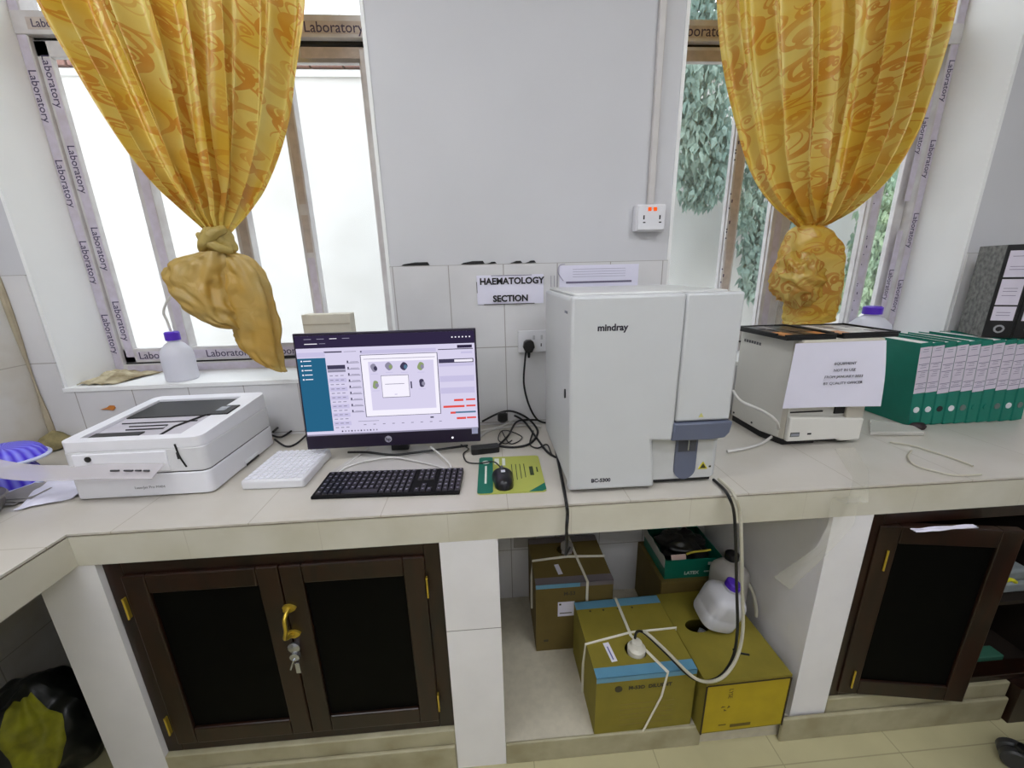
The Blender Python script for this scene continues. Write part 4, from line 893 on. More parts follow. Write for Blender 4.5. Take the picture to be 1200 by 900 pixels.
# socket under the counter
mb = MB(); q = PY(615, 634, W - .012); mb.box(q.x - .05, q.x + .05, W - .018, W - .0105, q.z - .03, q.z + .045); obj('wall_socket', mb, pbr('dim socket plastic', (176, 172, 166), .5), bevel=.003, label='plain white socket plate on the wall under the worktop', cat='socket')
# conduit
mb = MB(); x0 = PY(770, 100, W).x; mb.box(.600, .624, W - .018, W, 1.768, ZC); o = obj('conduit', mb, pbr('white trunking', (206, 202, 200), .5), bevel=.004, label='slim white cable trunking running down to the high socket', cat='conduit')
# HAEMATOLOGY SECTION sign
a = PY(558, 322, W - .012); b = PY(637, 356, W - .012); cx, cz = (a.x + b.x) / 2, (a.z + b.z) / 2
o = thing('wall_sign', 'white paper sign reading HAEMATOLOGY SECTION taped to the tiles', 'sign', (cx, W - .0112, cz))
mb = MB(); mb.grid(lambda u, v: V((lerp(-.124, .124, u), -.001 - .003 * math.sin(PI * v) * (.5 + .5 * math.sin(3 * u)), lerp(-.053, .053, v))), 12, 8); obj('sheet', mb, M_paper, o, solid=.0006)
mb = MB(); text_mb(mb, 'HAEMATOLOGY', .032, at(.006, -.0056, .030), bold=.0011); text_mb(mb, 'SECTION', .032, at(0, -.0056, -.033), bold=.0011); obj('lettering', mb, pbr('black ink', (20, 18, 26), .6), o, smooth=False)
mb = MB(); mb.box(-.10, .09, -.0052, -.0048, -.0535, -.051); mb.box(-.1245, -.1225, -.003, -.001, -.01, .03); mb.box(-.07, .08, -.004, -.0035, .05, .0518); obj('sheet_edge', mb, pbr('dark sheet edge', (70, 66, 66), .8), o, smooth=False)  # thin dark strips along the sheet's edges
# notice in a sleeve behind the analyser
a = PY(655, 313, W - .012); b = PY(748, 331, W - .012); cx, cz = (a.x + b.x) / 2, 1.52
o = thing('wall_notice', 'lavender-white notice in a plastic sleeve taped above the big analyser', 'notice', (cx, W - .0112, cz))
mb = MB(); mb.box(-.15, .15, -.0015, 0, -.07, .045); obj('sheet', mb, M_paper, o)
mb = MB(); mb.box(-.125, .125, -.0024, -.0016, -.020, -.013); obj('dark_rule', mb, pbr('lavender grey print', (110, 104, 130), .6), o)
mb = MB(); mb.tube([(-.135, -.003, -.01), (-.155, -.003, .02), (-.15, -.003, .045), (-.13, -.003, .05)], .0015)
for k in range(4): mb.box(-.1, .1, -.0022, -.0016, .003 + k * .009, .0045 + k * .009)
obj('faint_print', mb, pbr('faint print', (170, 164, 186), .6), o)
mb = MB()
for k in range(3): mb.box(-.182 + k * .012, -.180 + k * .012, -.001, 0, -.03, .01)
obj('tape_marks', mb, pbr('tape mark grey', (140, 138, 150), .6), o)

# ------------------------------------------------------------------ the big analyser
o = thing('blood_analyser', 'tall light grey blood analyser with a slate-blue band, at the centre of the worktop', 'analyser', (.43, 1.2, .95))
def W_(mb, name, mats, par=o, **k): return obj(name, mb, mats, par, world=True, **k)
mb = MB(); mb.box(.214, .642, 1.0, 1.42, .964, 1.484); body = W_(mb, 'casing', M_ana, bevel=.010, seg=3)
mb = MB(); mb.prism([(.210, .962), (.452, .960), (.446, 1.03), (.436, 1.10), (.495, 1.096), (.497, 1.488), (.210, 1.488)], .972, 1.0, 'y'); W_(mb, 'front_cover', M_ana, bevel=.008, seg=3)
mb = MB(); mb.prism([(.498, 1.149), (.649, 1.149), (.648, 1.488), (.4985, 1.488)], .975, 1.0, 'y'); W_(mb, 'sample_door', M_ana, bevel=.007, seg=3)
mb = MB(); mb.prism([(.488, 1.098), (.60, 1.097), (.636, 1.101), (.648, 1.115), (.654, 1.147), (.493, 1.147)], .966, 1.0, 'y'); W_(mb, 'band', M_slate, bevel=.004, label='slate-blue band below the door')
mb = MB(); st = [(.516 + .031 * (1 + math.cos(t)), .998 + .031 * math.sin(t)) for t in [PI + PI * i / 14 for i in range(15)]]; st = st + [(.578, 1.100), (.516, 1.100)]
mb.prism(st, .9935, 1.0, 'y'); pr = W_(mb, 'sample_bay', M_slate, label='rounded slate-grey sample bay')
mb = MB(); st2_ = [(.522 + .025 * (1 + math.cos(t)), 1.055 - .002) for t in (PI, 2 * PI)] + [(.572, 1.098), (.522, 1.098)]
mb.prism(st2_, .992, .9936, 'y'); W_(mb, 'bay_recess', M_slate2, par=pr)
mb = MB(); mb.tube([(.547, .985, 1.098), (.547, .985, 1.06)], .0022, smooth=0); W_(mb, 'probe', M_chrome, par=pr)
mb = MB(); mb.box(.45, .627, .9985, 1.0, .967, 1.097); W_(mb, 'lower_panel', pbr('lower panel grey', (206, 207, 206), .4), bevel=.0)
q = PY(824, 546, .996); mb = MB(); mb.prism([(q.x - .014, q.z - .010), (q.x + .014, q.z - .010), (q.x, q.z + .013)], .9972, .9985, 'y'); W_(mb, 'warning_label', pbr('warning yellow', (214, 200, 40), .5), smooth=False)
mb = MB(); mb.prism([(q.x - .009, q.z - .007), (q.x + .009, q.z - .007), (q.x, q.z + .008)], .9966, .9972, 'y'); mb.box(q.x + .018, q.x + .024, .9972, .9985, q.z - .006, q.z - .001); W_(mb, 'warning_mark', pbr('warning dark', (60, 60, 30), .5), smooth=False)
q = PY(822, 487, .973); mb = MB(); mb.prism([(q.x - .007, q.z - .005), (q.x + .007, q.z - .005), (q.x, q.z + .007)], .9738, .975, 'y'); W_(mb, 'door_label', pbr('pale yellow label', (206, 202, 120), .5), smooth=False)
mb = MB(); q = PY(718, 384, .972); text_mb(mb, 'mindray', .0235, at(q.x, .9716, q.z), bold=.0007, sx=1.0); W_(mb, 'brand_lettering', M_ink, smooth=False)
mb = MB(); q = PY(704, 563, .972); text_mb(mb, 'BC-5300', .0150, at(q.x, .9716, q.z), bold=.0005); W_(mb, 'model_lettering', M_ink, smooth=False)
mb = MB(); mb.box(.228, .63, 1.02, 1.41, 1.4838, 1.492); W_(mb, 'top_lid', pbr('top lid white grey', (222, 223, 221), .3), bevel=.004)
mb = MB()
for x, y in ((.25, 1.02), (.42, 1.02), (.6, 1.04), (.25, 1.38), (.6, 1.38)): mb.lathe([(0, 0), (.016, 0), (.014, .015), (0, .015)], (x, y, .95), n=14)
W_(mb, 'feet', M_black)
mb = MB(); mb.box(.222, .63, 1.005, 1.4, .956, .964); W_(mb, 'underside', M_dark)
q = V((.2095, 1.02, 1.22)); mb = MB(); mb.lathe([(0, -.003), (.006, -.003), (.006, .003), (0, .003)], mt=Matrix.Translation((.2135, 1.05, 1.22)) @ Matrix.Rotation(PI / 2, 4, 'Y') @ Matrix.Diagonal((2.2, 1, 1, 1)), n=16); W_(mb, 'side_lock', M_black)
mb = MB(); mb.box(.2125, .2142, 1.04, 1.07, 1.44, 1.446); W_(mb, 'side_mark', M_slate)
mb = MB(); mb.box(.642, .655, 1.06, 1.12, .985, 1.05); mb.box(.655, .657, 1.07, 1.11, 1.0, 1.004); W_(mb, 'side_connector', M_white, bevel=.003)

# ------------------------------------------------------------------ the smaller analyser
o = thing('small_analyser', 'squat cream analyser with a paper notice on its front and trays on top', 'analyser', (1.12, 1.32, .95))
fp = [(.972, 1.46), (.972, 1.285), (1.0, 1.205), (1.262, 1.205), (1.282, 1.22), (1.282, 1.46)]
mb = MB(); mb.prism(fp, .972, 1.318, 'z'); W_(mb, 'casing', M_cream2, o, bevel=.006)
mb = MB(); mb.prism([(.975, 1.282), (1.0, 1.2035), (1.003, 1.205), (.978, 1.284)], .975, 1.312, 'z'); W_(mb, 'corner_panel', M_cream, o)
mb = MB(); fb = [(.978, 1.455), (.978, 1.288), (1.006, 1.212), (1.12, 1.212), (1.135, 1.224), (1.25, 1.224), (1.25, 1.455)]; mb.prism(fb, .95, .972, 'z'); W_(mb, 'base', M_dark, o)
mb = MB(); mb.prism([(1.0, .972), (1.18, .972), (1.19, .965), (1.262, .965), (1.262, 1.045), (1.0, 1.06)], 1.185, 1.205, 'y'); W_(mb, 'lower_front', M_cream2, o, bevel=.005)
mb = MB(); mb.prism([(.995, 1.10), (1.268, 1.10), (1.268, 1.318), (.995, 1.318)], 1.18, 1.205, 'y'); W_(mb, 'upper_door', M_cream, o, bevel=.004)
mb = MB(); mb.box(1.01, 1.125, 1.2030, 1.2052, 1.068, 1.073); mb.box(1.165, 1.20, 1.2, 1.2055, 1.06, 1.10); mb.box(1.008, 1.04, 1.1845, 1.186, .99, 1.005); mb.box(1.068, 1.082, 1.1845, 1.186, .995, 1.001); W_(mb, 'slots', M_dark, o, smooth=False)
mb = MB(); mb.box(1.01, 1.038, 1.1835, 1.1846, .992, 1.002); W_(mb, 'port', pbr('port grey', (150, 154, 160), .4), o)
mb = MB(); mb.box(1.20, 1.262, 1.19, 1.205, 1.045, 1.098); W_(mb, 'side_block', M_cream, o, bevel=.004)
mb = MB(); mt = Matrix.Translation((.9715, 1.38, 1.28)) @ Matrix.Rotation(-PI / 2, 4, 'Z') @ FACE

for k in range(7): mb.box(-.055 + k * .014, -.045 + k * .014, -.005, .005, 0, .0006, mt=Matrix.Translation((.9715, 1.38, 1.28)) @ Matrix.Rotation(-PI / 2, 4, 'Z') @ FACE)
W_(mb, 'side_lettering', pbr('grey side print', (96, 94, 96), .5), o, smooth=False)
mb = MB()
for y in (1.44, 1.33): mb.lathe([(0, -.002), (.004, -.002), (.004, .002), (0, .002)], mt=Matrix.Translation((.972, y, .988)) @ Matrix.Rotation(PI / 2, 4, 'Y'), n=10)
W_(mb, 'screws', M_dark, o)
# notice taped to it
o = thing('paper_notice', 'white typed notice taped over the front of the small analyser', 'notice', (1.12, 1.17, 1.1))
PLx, PRx = .962, 1.262
def npap(u, v):
    x = lerp(PLx, PRx, u); z = lerp(1.098, 1.312, v) ; 
    return V((x + .012 * (1 - v) * u - .008 * (1 - v) * (1 - u) , 1.172 - .010 * math.sin(PI * v) * u ** 3 - .02 * (1 - v) ** 2 * u ** 2, z))
mb = MB(); mb.grid(npap, 24, 24); obj('sheet', mb, M_paper, o, world=True, solid=.0006, ang=180)
mb = MB()
for k, s in enumerate(('EQUIPMENT', 'NOT IN USE', 'FROM JANUARY 2023', 'BY QUALITY OFFICER')): text_mb(mb, s, .0122, at(1.135, 1.1655 - .0015 * k, 1.243 - k * .021, 0), sx=1.12)
obj('typed_lines', mb, M_ink, o, world=True, smooth=False)
# trays of specimen cards on top
def tray(x0, x1, y0, y1, label, cols, seed):
    o = thing('card_tray', label, 'tray', ((x0 + x1) / 2, (y0 + y1) / 2, 1.3185), (0, 0, 0)); w, d = (x1 - x0) / 2, (y1 - y0) / 2
    mb = MB(); mb.prism([(-w + .015, -d), (w - .005, -d), (w, d), (-w, d)], 0, .012, 'z'); 
    for a, b, c_, e in ((-w, w, d - .005, d), (-w + .01, w - .004, -d, -d + .006), (w - .006, w, -d, d), (-w, -w + .008, -d + .03, d)): mb.box(a, b, c_, e, .012, .018)
    obj('black_frame', mb, M_black, o, bevel=.001)
    mb = MB(); rn = random.Random(seed)
    for i in range(4):
        for j in range(3):
            a = -w + .016 + i * (2 * w - .03) / 4; b = -d + .012 + j * (2 * d - .02) / 3; mb.box(a, a + (2 * w - .03) / 4 - .004, b, b + (2 * d - .02) / 3 - .004, .012, .0135 + rn.random() * .002, rn.randrange(len(cols)))
    obj('cards', mb, cols, o)
    return o
cw = pbr('card white', (222, 222, 218), .4); co = pbr('card orange', (206, 140, 84), .4); cb = pbr('card dark', (60, 56, 60), .3); cg = pbr('card grey', (150, 146, 148), .3)
tray(.93, 1.115, 1.19, 1.42, 'left black-framed tray of orange and dark cards on the small analyser', [co, cb, cb, cg, cb], 2)
tray(1.12, 1.325, 1.19, 1.40, 'right black-framed tray of mostly white cards on the small analyser', [cw, cw, co, cg], 5)

# ------------------------------------------------------------------ green box files
ords = ['leftmost', 'second', 'third', 'fourth', 'fifth', 'sixth', 'seventh', 'eighth', 'ninth', 'tenth and rightmost']
ringc = [M_white, M_white, M_dark, M_white, pbr('ring grey', (110, 120, 116), .4), M_green, M_green, pbr('ring grey', (110, 120, 116), .4), M_white, pbr('ring grey', (110, 120, 116), .4)]
def box_file(i):
    x = 1.578 + i * .0468; lab = ['leftmost green box file in the row, its whole green side showing', 'second green box file from the left, with a bright white finger ring', 'third green box file from the left, with a dark finger hole', 'fourth green box file from the left, with a white finger ring'] + ['%s green box file, counted from the left in the row' % s for s in ords[4:]]
    o = thing('box_file', lab[i], 'box file', (x, 1.31, .951), (0, -.10, 0), group='green box files')
    t = .0445; D = .215; H = .318; j = .004 * math.sin(i * 2.3)
    mb = MB(); mb.box(0, .003, 0, D, 0, H); mb.box(t - .003, t, 0, D, 0, H); mb.box(.003, t - .003, 0, .003, 0, H); mb.box(.003, t - .003, .003, D, 0, .003); obj('cover', mb, M_green, o, smooth=False, bevel=.001)
    mb = MB(); mb.box(.006, t - .008 - .008 * (i % 3), .008, D - .01, .004, H - .001 - .004 * (i % 2)); obj('pages', mb, pbr('page edge white', (226, 226, 222), .8), o, smooth=False)
    mb = MB(); mb.box(.0003, t - .0003, -.0012, -.0002, .128 + j, .302 + j); lb = obj('spine_label', mb, pbr('spine label paper', (214, 206, 220), .7), o, smooth=False)
    mb = MB()
    for z in (.145, .165, .212, .238, .262): mb.box(.003, t - .003, -.0018, -.0012, z + j, z + .0022 + j)
    for z, n_ in ((.152, 2), (.19, 3), (.225, 2), (.285, 2)):
        for q in range(n_): mb.box(.010 + .003 * q, t - .012, -.0016, -.0012, z + q * .008 + j, z + .0016 + q * .008 + j)
    obj('label_lines', mb, pbr('label print', (120, 112, 140), .7), lb, smooth=False)
    mb = MB(); mb.lathe([(0, -.001), (.011, -.001), (.0115, .002), (.008, .0035), (.007, .001), (0, .0008)], mt=Matrix.Translation((t / 2, -.001, .062)) @ FACE @ Matrix.Rotation(PI, 4, 'X'), n=24); obj('finger_ring', mb, ringc[i], o)
    return o
for i in range(10): box_file(i)
# lever arch files standing on them
def lever(x, label, i):
    o = thing('lever_arch_file', label, 'lever arch file', (x, 1.36 - (x - 1.835) * .546, 1.273), (0, 0, -.50), group='black lever arch files'); t = .076; H = .325; D = .165
    mb = MB(); mb.box(0, t, 0, .004, 0, H); obj('spine', mb, M_black, o, bevel=.001)
    mb = MB(); mb.box(0, .003, .004, D, 0, H); mb.box(t - .003, t, .004, D, 0, H); obj('cover', mb, pbr('marbled grey board', (128, 128, 124), .6, var=.3, scale=60), o, label='marbled grey cover boards')
    mb = MB(); mb.box(.005, t - .006, .006, D - .02, .006, H - .02); obj('pages', mb, pbr('page edge white', (226, 226, 222), .8), o)
    mb = MB()
    for a, b in ((.215, .305), (.118, .208), (.062, .112)): mb.box(.010, t - .008, -.001, 0, a, b)
    lb = obj('spine_label', mb, pbr('spine white label', (216, 210, 226), .7), o, smooth=False)
    mb = MB()
    for z in (.285, .25, .24, .175, .165, .15, .09, .08): mb.box(.020, t - .02, -.0015, -.001, z, z + .0018)
    obj('label_lines', mb, pbr('label print', (120, 112, 140), .7), lb, smooth=False)
    mb = MB(); mb.lathe([(.009, -.001), (.0145, -.001), (.0155, .001), (.0145, .003), (.009, .003), (.008, .001), (.009, -.001)], mt=Matrix.Translation((t / 2, -.0005, .032)) @ FACE, n=28); obj('finger_ring', mb, M_chrome, o)
lever(1.838, 'black lever arch file with three white spine labels standing on the green files', 0)
lever(1.9080, 'black lever arch file cut by the right edge, beside the first one', 1)
mb = MB(); q = PZ(1050, 494, .96); mb.lathe([(0, 0), (.022, .0), (.026, .010), (.018, .02), (0, .022)], (1.59, 1.285, .951), n=18, sx=1.2, sy=.7, fn=lambda a, z: 1 + .12 * math.sin(3 * a)); obj('rubber_stopper', mb, pbr('dark brown rubber', (40, 20, 24), .6), label='dark brown rubber stopper at the foot of the leftmost green file', cat='stopper')
mb = MB(); mb.prism([(PZ(1018, 495, .952).x, PZ(1018, 495, .952).y), (1.565, 1.28), (1.545, 1.22), (1.36, 1.245)], .951, .966, 'z'); obj('clear_sachet', mb, sheer('clear sachet film', (224, 222, 214), .5), bevel=.004, label='flat clear sachet lying between the small analyser and green files', cat='sachet')

# clear film hanging over the edge
def film(u, v):
    P0 = [PZ(978, 526, .953), PZ(998, 560, .953), PZ(990, 590, .953), V((.93, .914, .93)), V((.93, .908, .85)), PY(955, 640, .90), PY(905, 675, .925)]
    P1 = [PZ(1000, 524, .953), PZ(1016, 550, .953), PZ(1016, 588, .953), V((1.01, .914, .93)), V((1.0, .904, .85)), PY(975, 640, .895), PY(925, 690, .92)]
    t = v * 6; i = min(5, int(t)); k = t - i; a = P0[i].lerp(P0[i + 1], k); b = P1[i].lerp(P1[i + 1], k); q = a.lerp(b, u)
    q.y -= .006 * abs(math.sin(u * 7 + v * 5)) ; q.z += .003 * abs(noise.noise(V((u * 4, v * 9, 1)))); return q
mb = MB(); mb.grid(film, 14, 50); obj('clear_film', mb, M_clear, solid=.0008, ang=180, label='strip of clear film hanging over the worktop front edge right of centre', cat='film')

# ------------------------------------------------------------------ boxes under the worktop
def circ(cx, cy, rx, ry, n=24): return [(cx + rx * math.cos(2 * PI * i / n), cy + ry * math.sin(2 * PI * i / n)) for i in range(n)]
def carton(loc, w, d, h, rz, label, mat, hole=None, tape=None, group=None):
    o = thing('cardboard_box', label, 'box', loc, (0, 0, rz), group=group); mb = MB()
    if hole:
        mb.box(0, w, 0, .004, 0, h - .004); mb.box(0, w, d - .004, d, 0, h - .004); mb.box(0, .004, .004, d - .004, 0, h - .004); mb.box(w - .004, w, .004, d - .004, 0, h - .004); mb.box(.004, w - .004, .004, d - .004, 0, .004)
        obj('walls', mb, mat, o, smooth=False); mb = MB(); mb.holed([(0, 0), (w, 0), (w, d), (0, d)], circ(*hole), h - .004, h); obj('lid', mb, mat, o, smooth=False)
    else:
        mb.box(0, w, 0, d, 0, h); obj('walls', mb, mat, o, bevel=.003, smooth=False)
        mb = MB(); mb.box(.002, w - .002, d / 2 - .001, d / 2 + .001, h, h + .0006); obj('flap_seam', mb, pbr('seam shadow board', (92, 76, 40), .9), o)
    if tape:
        e = .0012
        for side, (y0, y1) in enumerate(((-e, .034), (d - .034, d + e))):
            mb = MB(); mb.box(.0, w, y0, y1, h, h + e); mb.box(0, w, -e if side == 0 else d, 0 if side == 0 else d + e, h - .018, h + e)
            obj('packing_tape', mb, tape, o, smooth=False)
    return o
def strap(o, pts, n=0):
    mb = MB(); mb.tube([V(p) for p in pts], .0052, smooth=0, n=6, flat=(1, .5)); return obj('strap', mb, M_strap, o, smooth=False)
Fz = .0855
# front box
w, d, h = .325, .300, .238
A = carton((.300, .932, Fz), w, d, h, .015, 'front cardboard box with blue tape and crossed white straps under the analyser', M_card, (.158, .085, .036, .034), M_btape)
e = .003
strap(A, [(-e, d * .47, .0), (-e, d * .47, h * .55), (-e, d * .40, h + e), (w * .5, d * .49, h + e * 1.5), (w + e, d * .50, h + e), (w + e, d * .5, h * .3)])
strap(A, [(w * .52, d + e, 0), (w * .50, d + e, h + e), (w * .49, d * .45, h + 2 * e), (w * .70, -e, h + e), (w * .66, -e, h * .6), (w * .50, -e - .002, .0)])
mb = MB(); text_mb(mb, 'M-53D  DILUENT', .019, at(.175, -.0014, h - .05), bold=.0006); mb.lathe([(0, -.001), (.012, -.001), (.012, .001), (0, .001)], mt=Matrix.Translation((.072, -.0008, h - .05)) @ FACE, n=18); obj('printing', mb, pbr('dark brown print', (62, 56, 34), .7), A, smooth=False)
mb = MB()
for k in range(5): mb.box(.08, .26, -.0008, 0, .03 + k * .022, .032 + k * .022)
obj('fine_print', mb, pbr('olive print', (128, 112, 50), .8), A, smooth=False)
mb = MB()
for x in (.05, .10, .155, .21): mb.lathe([(0, h), (.004, h), (.004, h + .0006), (0, h + .0006)], (x, .255, 0), n=10)
obj('punch_marks', mb, pbr('punch dark', (70, 62, 30), .9), A)
mb = MB(); mt = Matrix.Translation((.07, .085, h + .0008)) @ Matrix.Rotation(.12, 4, 'Z'); mb.box(-.010, .010, -.035, .035, 0, .0006, mt=mt); obj('label_sticker', mb, M_paper, A, smooth=False)
mb = MB(); mb.box(-.003, .001, -.028, .02, .0006, .001, mt=mt); obj('sticker_print', mb, pbr('blue print', (80, 84, 160), .6), A, smooth=False)
o = thing('reagent_bottle', 'white-necked reagent bottle poking through the hole of the front box', 'bottle', tuple(V((.300, .932, Fz)) + V((.158, .085, .006))))
mb = MB(); mb.lathe([(0, 0), (.06, 0), (.06, .15), (.03, .18), (.024, .2), (.024, .222), (0, .222)], n=28); obj('body', mb, pbr('purple grey liner', (120, 108, 130), .5), o)
mb = MB(); mb.lathe([(0, .222), (.029, .222), (.029, .245), (.02, .252), (.016, .268), (0, .27)], n=24, fn=lambda a, z: 1 + .015 * math.sin(20 * a)); obj('cap', mb, pbr('cream cap', (226, 222, 208), .4), o, label='cream ribbed cap')
# back left box
w, d, h = .30, .27, .318
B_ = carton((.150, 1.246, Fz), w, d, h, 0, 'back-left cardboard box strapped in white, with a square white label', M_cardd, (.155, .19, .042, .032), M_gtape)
mb = MB(); mb.box(0, .17, -.0016, -.0012, h - .018, h); obj('blue_tape', mb, M_btape, B_, smooth=False)
strap(B_, [(-e, d * .42, .1), (-e, d * .42, h * .8), (.004, d * .48, h + e), (w * .5, d * .52, h + e * 1.5), (w + e, d * .48, h + e)])
strap(B_, [(w * .60, d + e, h * .7), (w * .60, d, h + e), (w * .62, d * .5, h + 2 * e), (w * .66, -e, h + e), (w * .66, -e, h * .6)])
mb = MB(); mb.box(.085, .150, -.0012, 0, .165, .232); obj('label_sticker', mb, M_paper, B_, smooth=False)
mb = MB(); mb.box(.092, .14, -.0018, -.0012, .178, .182); mb.box(.09, .098, -.0018, -.0012, .218, .226); mb.box(.03, .048, -.001, 0, .045, .055); text_mb(mb, 'M-53', .022, at(.13, -.001, .27), bold=.0006); obj('printing', mb, pbr('dark brown print', (62, 56, 34), .7), B_, smooth=False)
mb = MB(); mt = Matrix.Translation((.10, .075, h + .0008)) @ Matrix.Rotation(.15, 4, 'Z'); mb.box(-.009, .009, -.028, .028, 0, .0006, mt=mt); obj('small_sticker', mb, M_paper, B_, smooth=False)
o = thing('reagent_bottle', 'clear-necked bottle in the hole of the back-left box, with the black tube in it', 'bottle', (.305, 1.425, Fz + .006))
mb = MB(); mb.lathe([(0, 0), (.055, 0), (.055, .24), (.026, .27), (.022, .30), (.022, .325), (0, .325)], n=24); obj('body', mb, M_jug, o)
mb = MB(); mb.lathe([(0, .325), (.026, .325), (.026, .345), (.012, .35), (0, .35)], n=20); obj('cap', mb, pbr('grey cap', (180, 176, 172), .4), o)
# right box
w, d, h = .285, .36, .215
C_ = carton((.640, .905, Fz), w, d, h, .02, 'right-hand cardboard box with a bright yellow printed end and oval hole', M_card, (.085, .205, .045, .028), None)
mb = MB(); mb.box(.004, w - .004, -.0012, 0, .006, h - .008); ye = obj('yellow_end', mb, M_card2, C_, smooth=False, label='bright yellow-brown printed end')
mb = MB(); mb.box(.004, w - .004, -.0025, -.0012, h - .012, h - .007); mb.box(.0, .005, -.003, -.0012, .0, h - .01); mb.box(w - .006, w - .001, -.003, -.0012, .0, h - .01); obj('dark_edge', mb, pbr('dark box edge', (52, 40, 14), .8), C_, smooth=False)
mb = MB(); q = (.075, .105)
for k in range(3): a = k * 2 * PI / 3 + .5; mb.prism([(q[0] + .006 * math.cos(a - .9), q[1] + .006 * math.sin(a - .9)), (q[0] + .016 * math.cos(a - .25), q[1] + .013 * math.sin(a - .25)), (q[0] + .016 * math.cos(a + .4), q[1] + .013 * math.sin(a + .4))], -.002, -.0012, 'y')
text_mb(mb, 'LYSE', .02, at(.085, -.0016, .165, PI / 2)); mb.box(.06, .085, -.002, -.0012, .03, .034); mb.box(.10, .17, -.002, -.0012, .018, .03); obj('printing', mb, pbr('olive brown print', (104, 88, 26), .8), C_, smooth=False)
o = thing('inner_bottle', 'white bottle neck lying inside the oval hole of the right box', 'bottle', (.72, 1.11, Fz + .09), (0, .5, .5))
mb = MB(); mb.lathe([(0, 0), (.022, 0), (.024, .05), (.016, .065), (.015, .09), (0, .092)], n=20); obj('body', mb, M_bottle, o)
# rear right box, dark in the shade, with the green glove carton on it
w, d, h = .26, .255, .262
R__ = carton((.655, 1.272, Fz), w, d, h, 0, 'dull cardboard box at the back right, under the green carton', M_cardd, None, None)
o = thing('glove_carton', 'open green latex glove carton holding a dark bag, on the back right box', 'carton', (.672, 1.29, Fz + .263))
w, d, h = .235, .21, .085
mb = MB(); 
for q in ((0, w, 0, .003), (0, w, d - .003, d), (0, .003, .003, d - .003), (w - .003, w, .003, d - .003)): mb.box(*q, 0, h)
mb.box(.003, w - .003, .003, d - .003, 0, .003); obj('carton_body', mb, M_green2, o, smooth=False)
mb = MB(); text_mb(mb, 'LATEX', .02, at(.11, -.0008, .022), bold=.0008); text_mb(mb, 'exam', .013, at(.175, -.0008, .026), bold=.0003); mb.box(.175, .215, -.001, 0, .055, .068); obj('lettering', mb, pbr('carton white print', (214, 224, 216), .5), o, smooth=False)
mb = MB(); mb.grid(lambda u, v: V((-.004 - .0, lerp(0, d, u), lerp(h - .03, h + .012 + .01 * noise.noise(V((u * 6, 0, 0))), v))), 16, 4); obj('torn_flap', mb, pbr('grey torn board', (168, 168, 162), .8), o, solid=.002, label='pale torn flap')
def lump(cx, cy, cz, rx, ry, rz, seed, amp=.3, n=32):
    def fn(u, v):
        th = 2 * PI * u; ph = PI * v; q = V((math.sin(ph) * math.cos(th), math.sin(ph) * math.sin(th), math.cos(ph))); k = 1 + amp * noise.noise(q * 2.3 + V((seed, 0, 0))) + amp * .5 * noise.noise(q * 5 + V((0, seed, 0)))
        return V((cx + rx * q.x * k, cy + ry * q.y * k, cz + rz * q.z * k))
    return fn
mb = MB(); mb.grid(lump(.79, 1.395, .417, .098, .085, .055, 4), 40, 24); obj('black_bag', mb, pbr('black bag plastic', (15, 14, 15), .35), ang=180, label='crumpled black plastic bag stuffed in the green carton', cat='bag')
mb = MB(); mb.tube([(.76, 1.30, .452), (.79, 1.302, .458), (.83, 1.30, .462), (.86, 1.305, .46)], .004); obj('yellow_straw', mb, pbr('dim yellow', (196, 184, 60), .5), label='thin yellow strip on the front edge of the green carton', cat='strip')
mb = MB(); mb.grid(lambda u, v: V((lerp(.70, .76, u), 1.297 + .01 * v, lerp(.425, .447 + .008 * noise.noise(V((u * 8, 0, 0))), v))), 8, 3); obj('pink_paper', mb, pbr('pale pink paper', (206, 178, 170), .8), solid=.002, label='torn pale pink paper inside the front of the green carton', cat='paper')
def jug(loc, rot, r, h, label, capmat, capl, mat=M_jug):
    o = thing('plastic_jug', label, 'jug', loc, rot)
    mb = MB(); mb.lathe([(0, 0), (r * .84, 0), (r * .95, .004), (r, .014), (r, h * .3), (r * .98, h * .33), (r, h * .36), (r, h * .62), (r * .97, h * .69), (r * .88, h * .755), (r * .72, h * .81), (r * .5, h * .85), (r * .36, h * .88), (r * .33, h * .96), (0, h * .96)], n=64, sq=3.6); obj('body', mb, mat, o)
    mb = MB(); mb.lathe([(0, h * .95), (r * .42, h * .95), (r * .42, h * 1.06), (r * .36, h * 1.08), (0, h * 1.08)], n=28, fn=lambda a, z: 1 + .02 * math.sin(22 * a)); obj('cap', mb, capmat, o, label=capl)
    mb = MB(); mb.lathe([(r * .33, h * .90), (r * .42, h * .91), (r * .42, h * .935), (r * .33, h * .94)], n=24); obj('collar', mb, mat, o)
    return o
jug((.775, 1.12, Fz + .235), (math.radians(6), math.radians(18), 0), .062, .165, 'cloudy white plastic jug with purple cap leaning on the right box', M_purple, 'purple screw cap', milky('white jug plastic', (228, 228, 234), .3))
jug((.895, 1.225, Fz + .216), (0, 0, .2), .058, .19, 'cloudy jug with black cap standing behind the purple-capped jug', M_dark, 'black screw cap')
cable('jug_tube', 'milky tube trailing down from the black-capped jug onto the right box', [V((.95, 1.2, .40)), V((.955, 1.16, .37)), V((.95, 1.13, .33)), V((.945, 1.12, .31))], .006, M_tube)
mb = MB(); mb.lathe([(0, -.015), (.013, -.015), (.015, .0), (.01, .015), (0, .016)], (.845, 1.16, Fz + .232), n=14); obj('loose_cap', mb, pbr('brown rubber', (72, 60, 46), .6), label='small brown stopper at the foot of the leaning jug', cat='stopper')

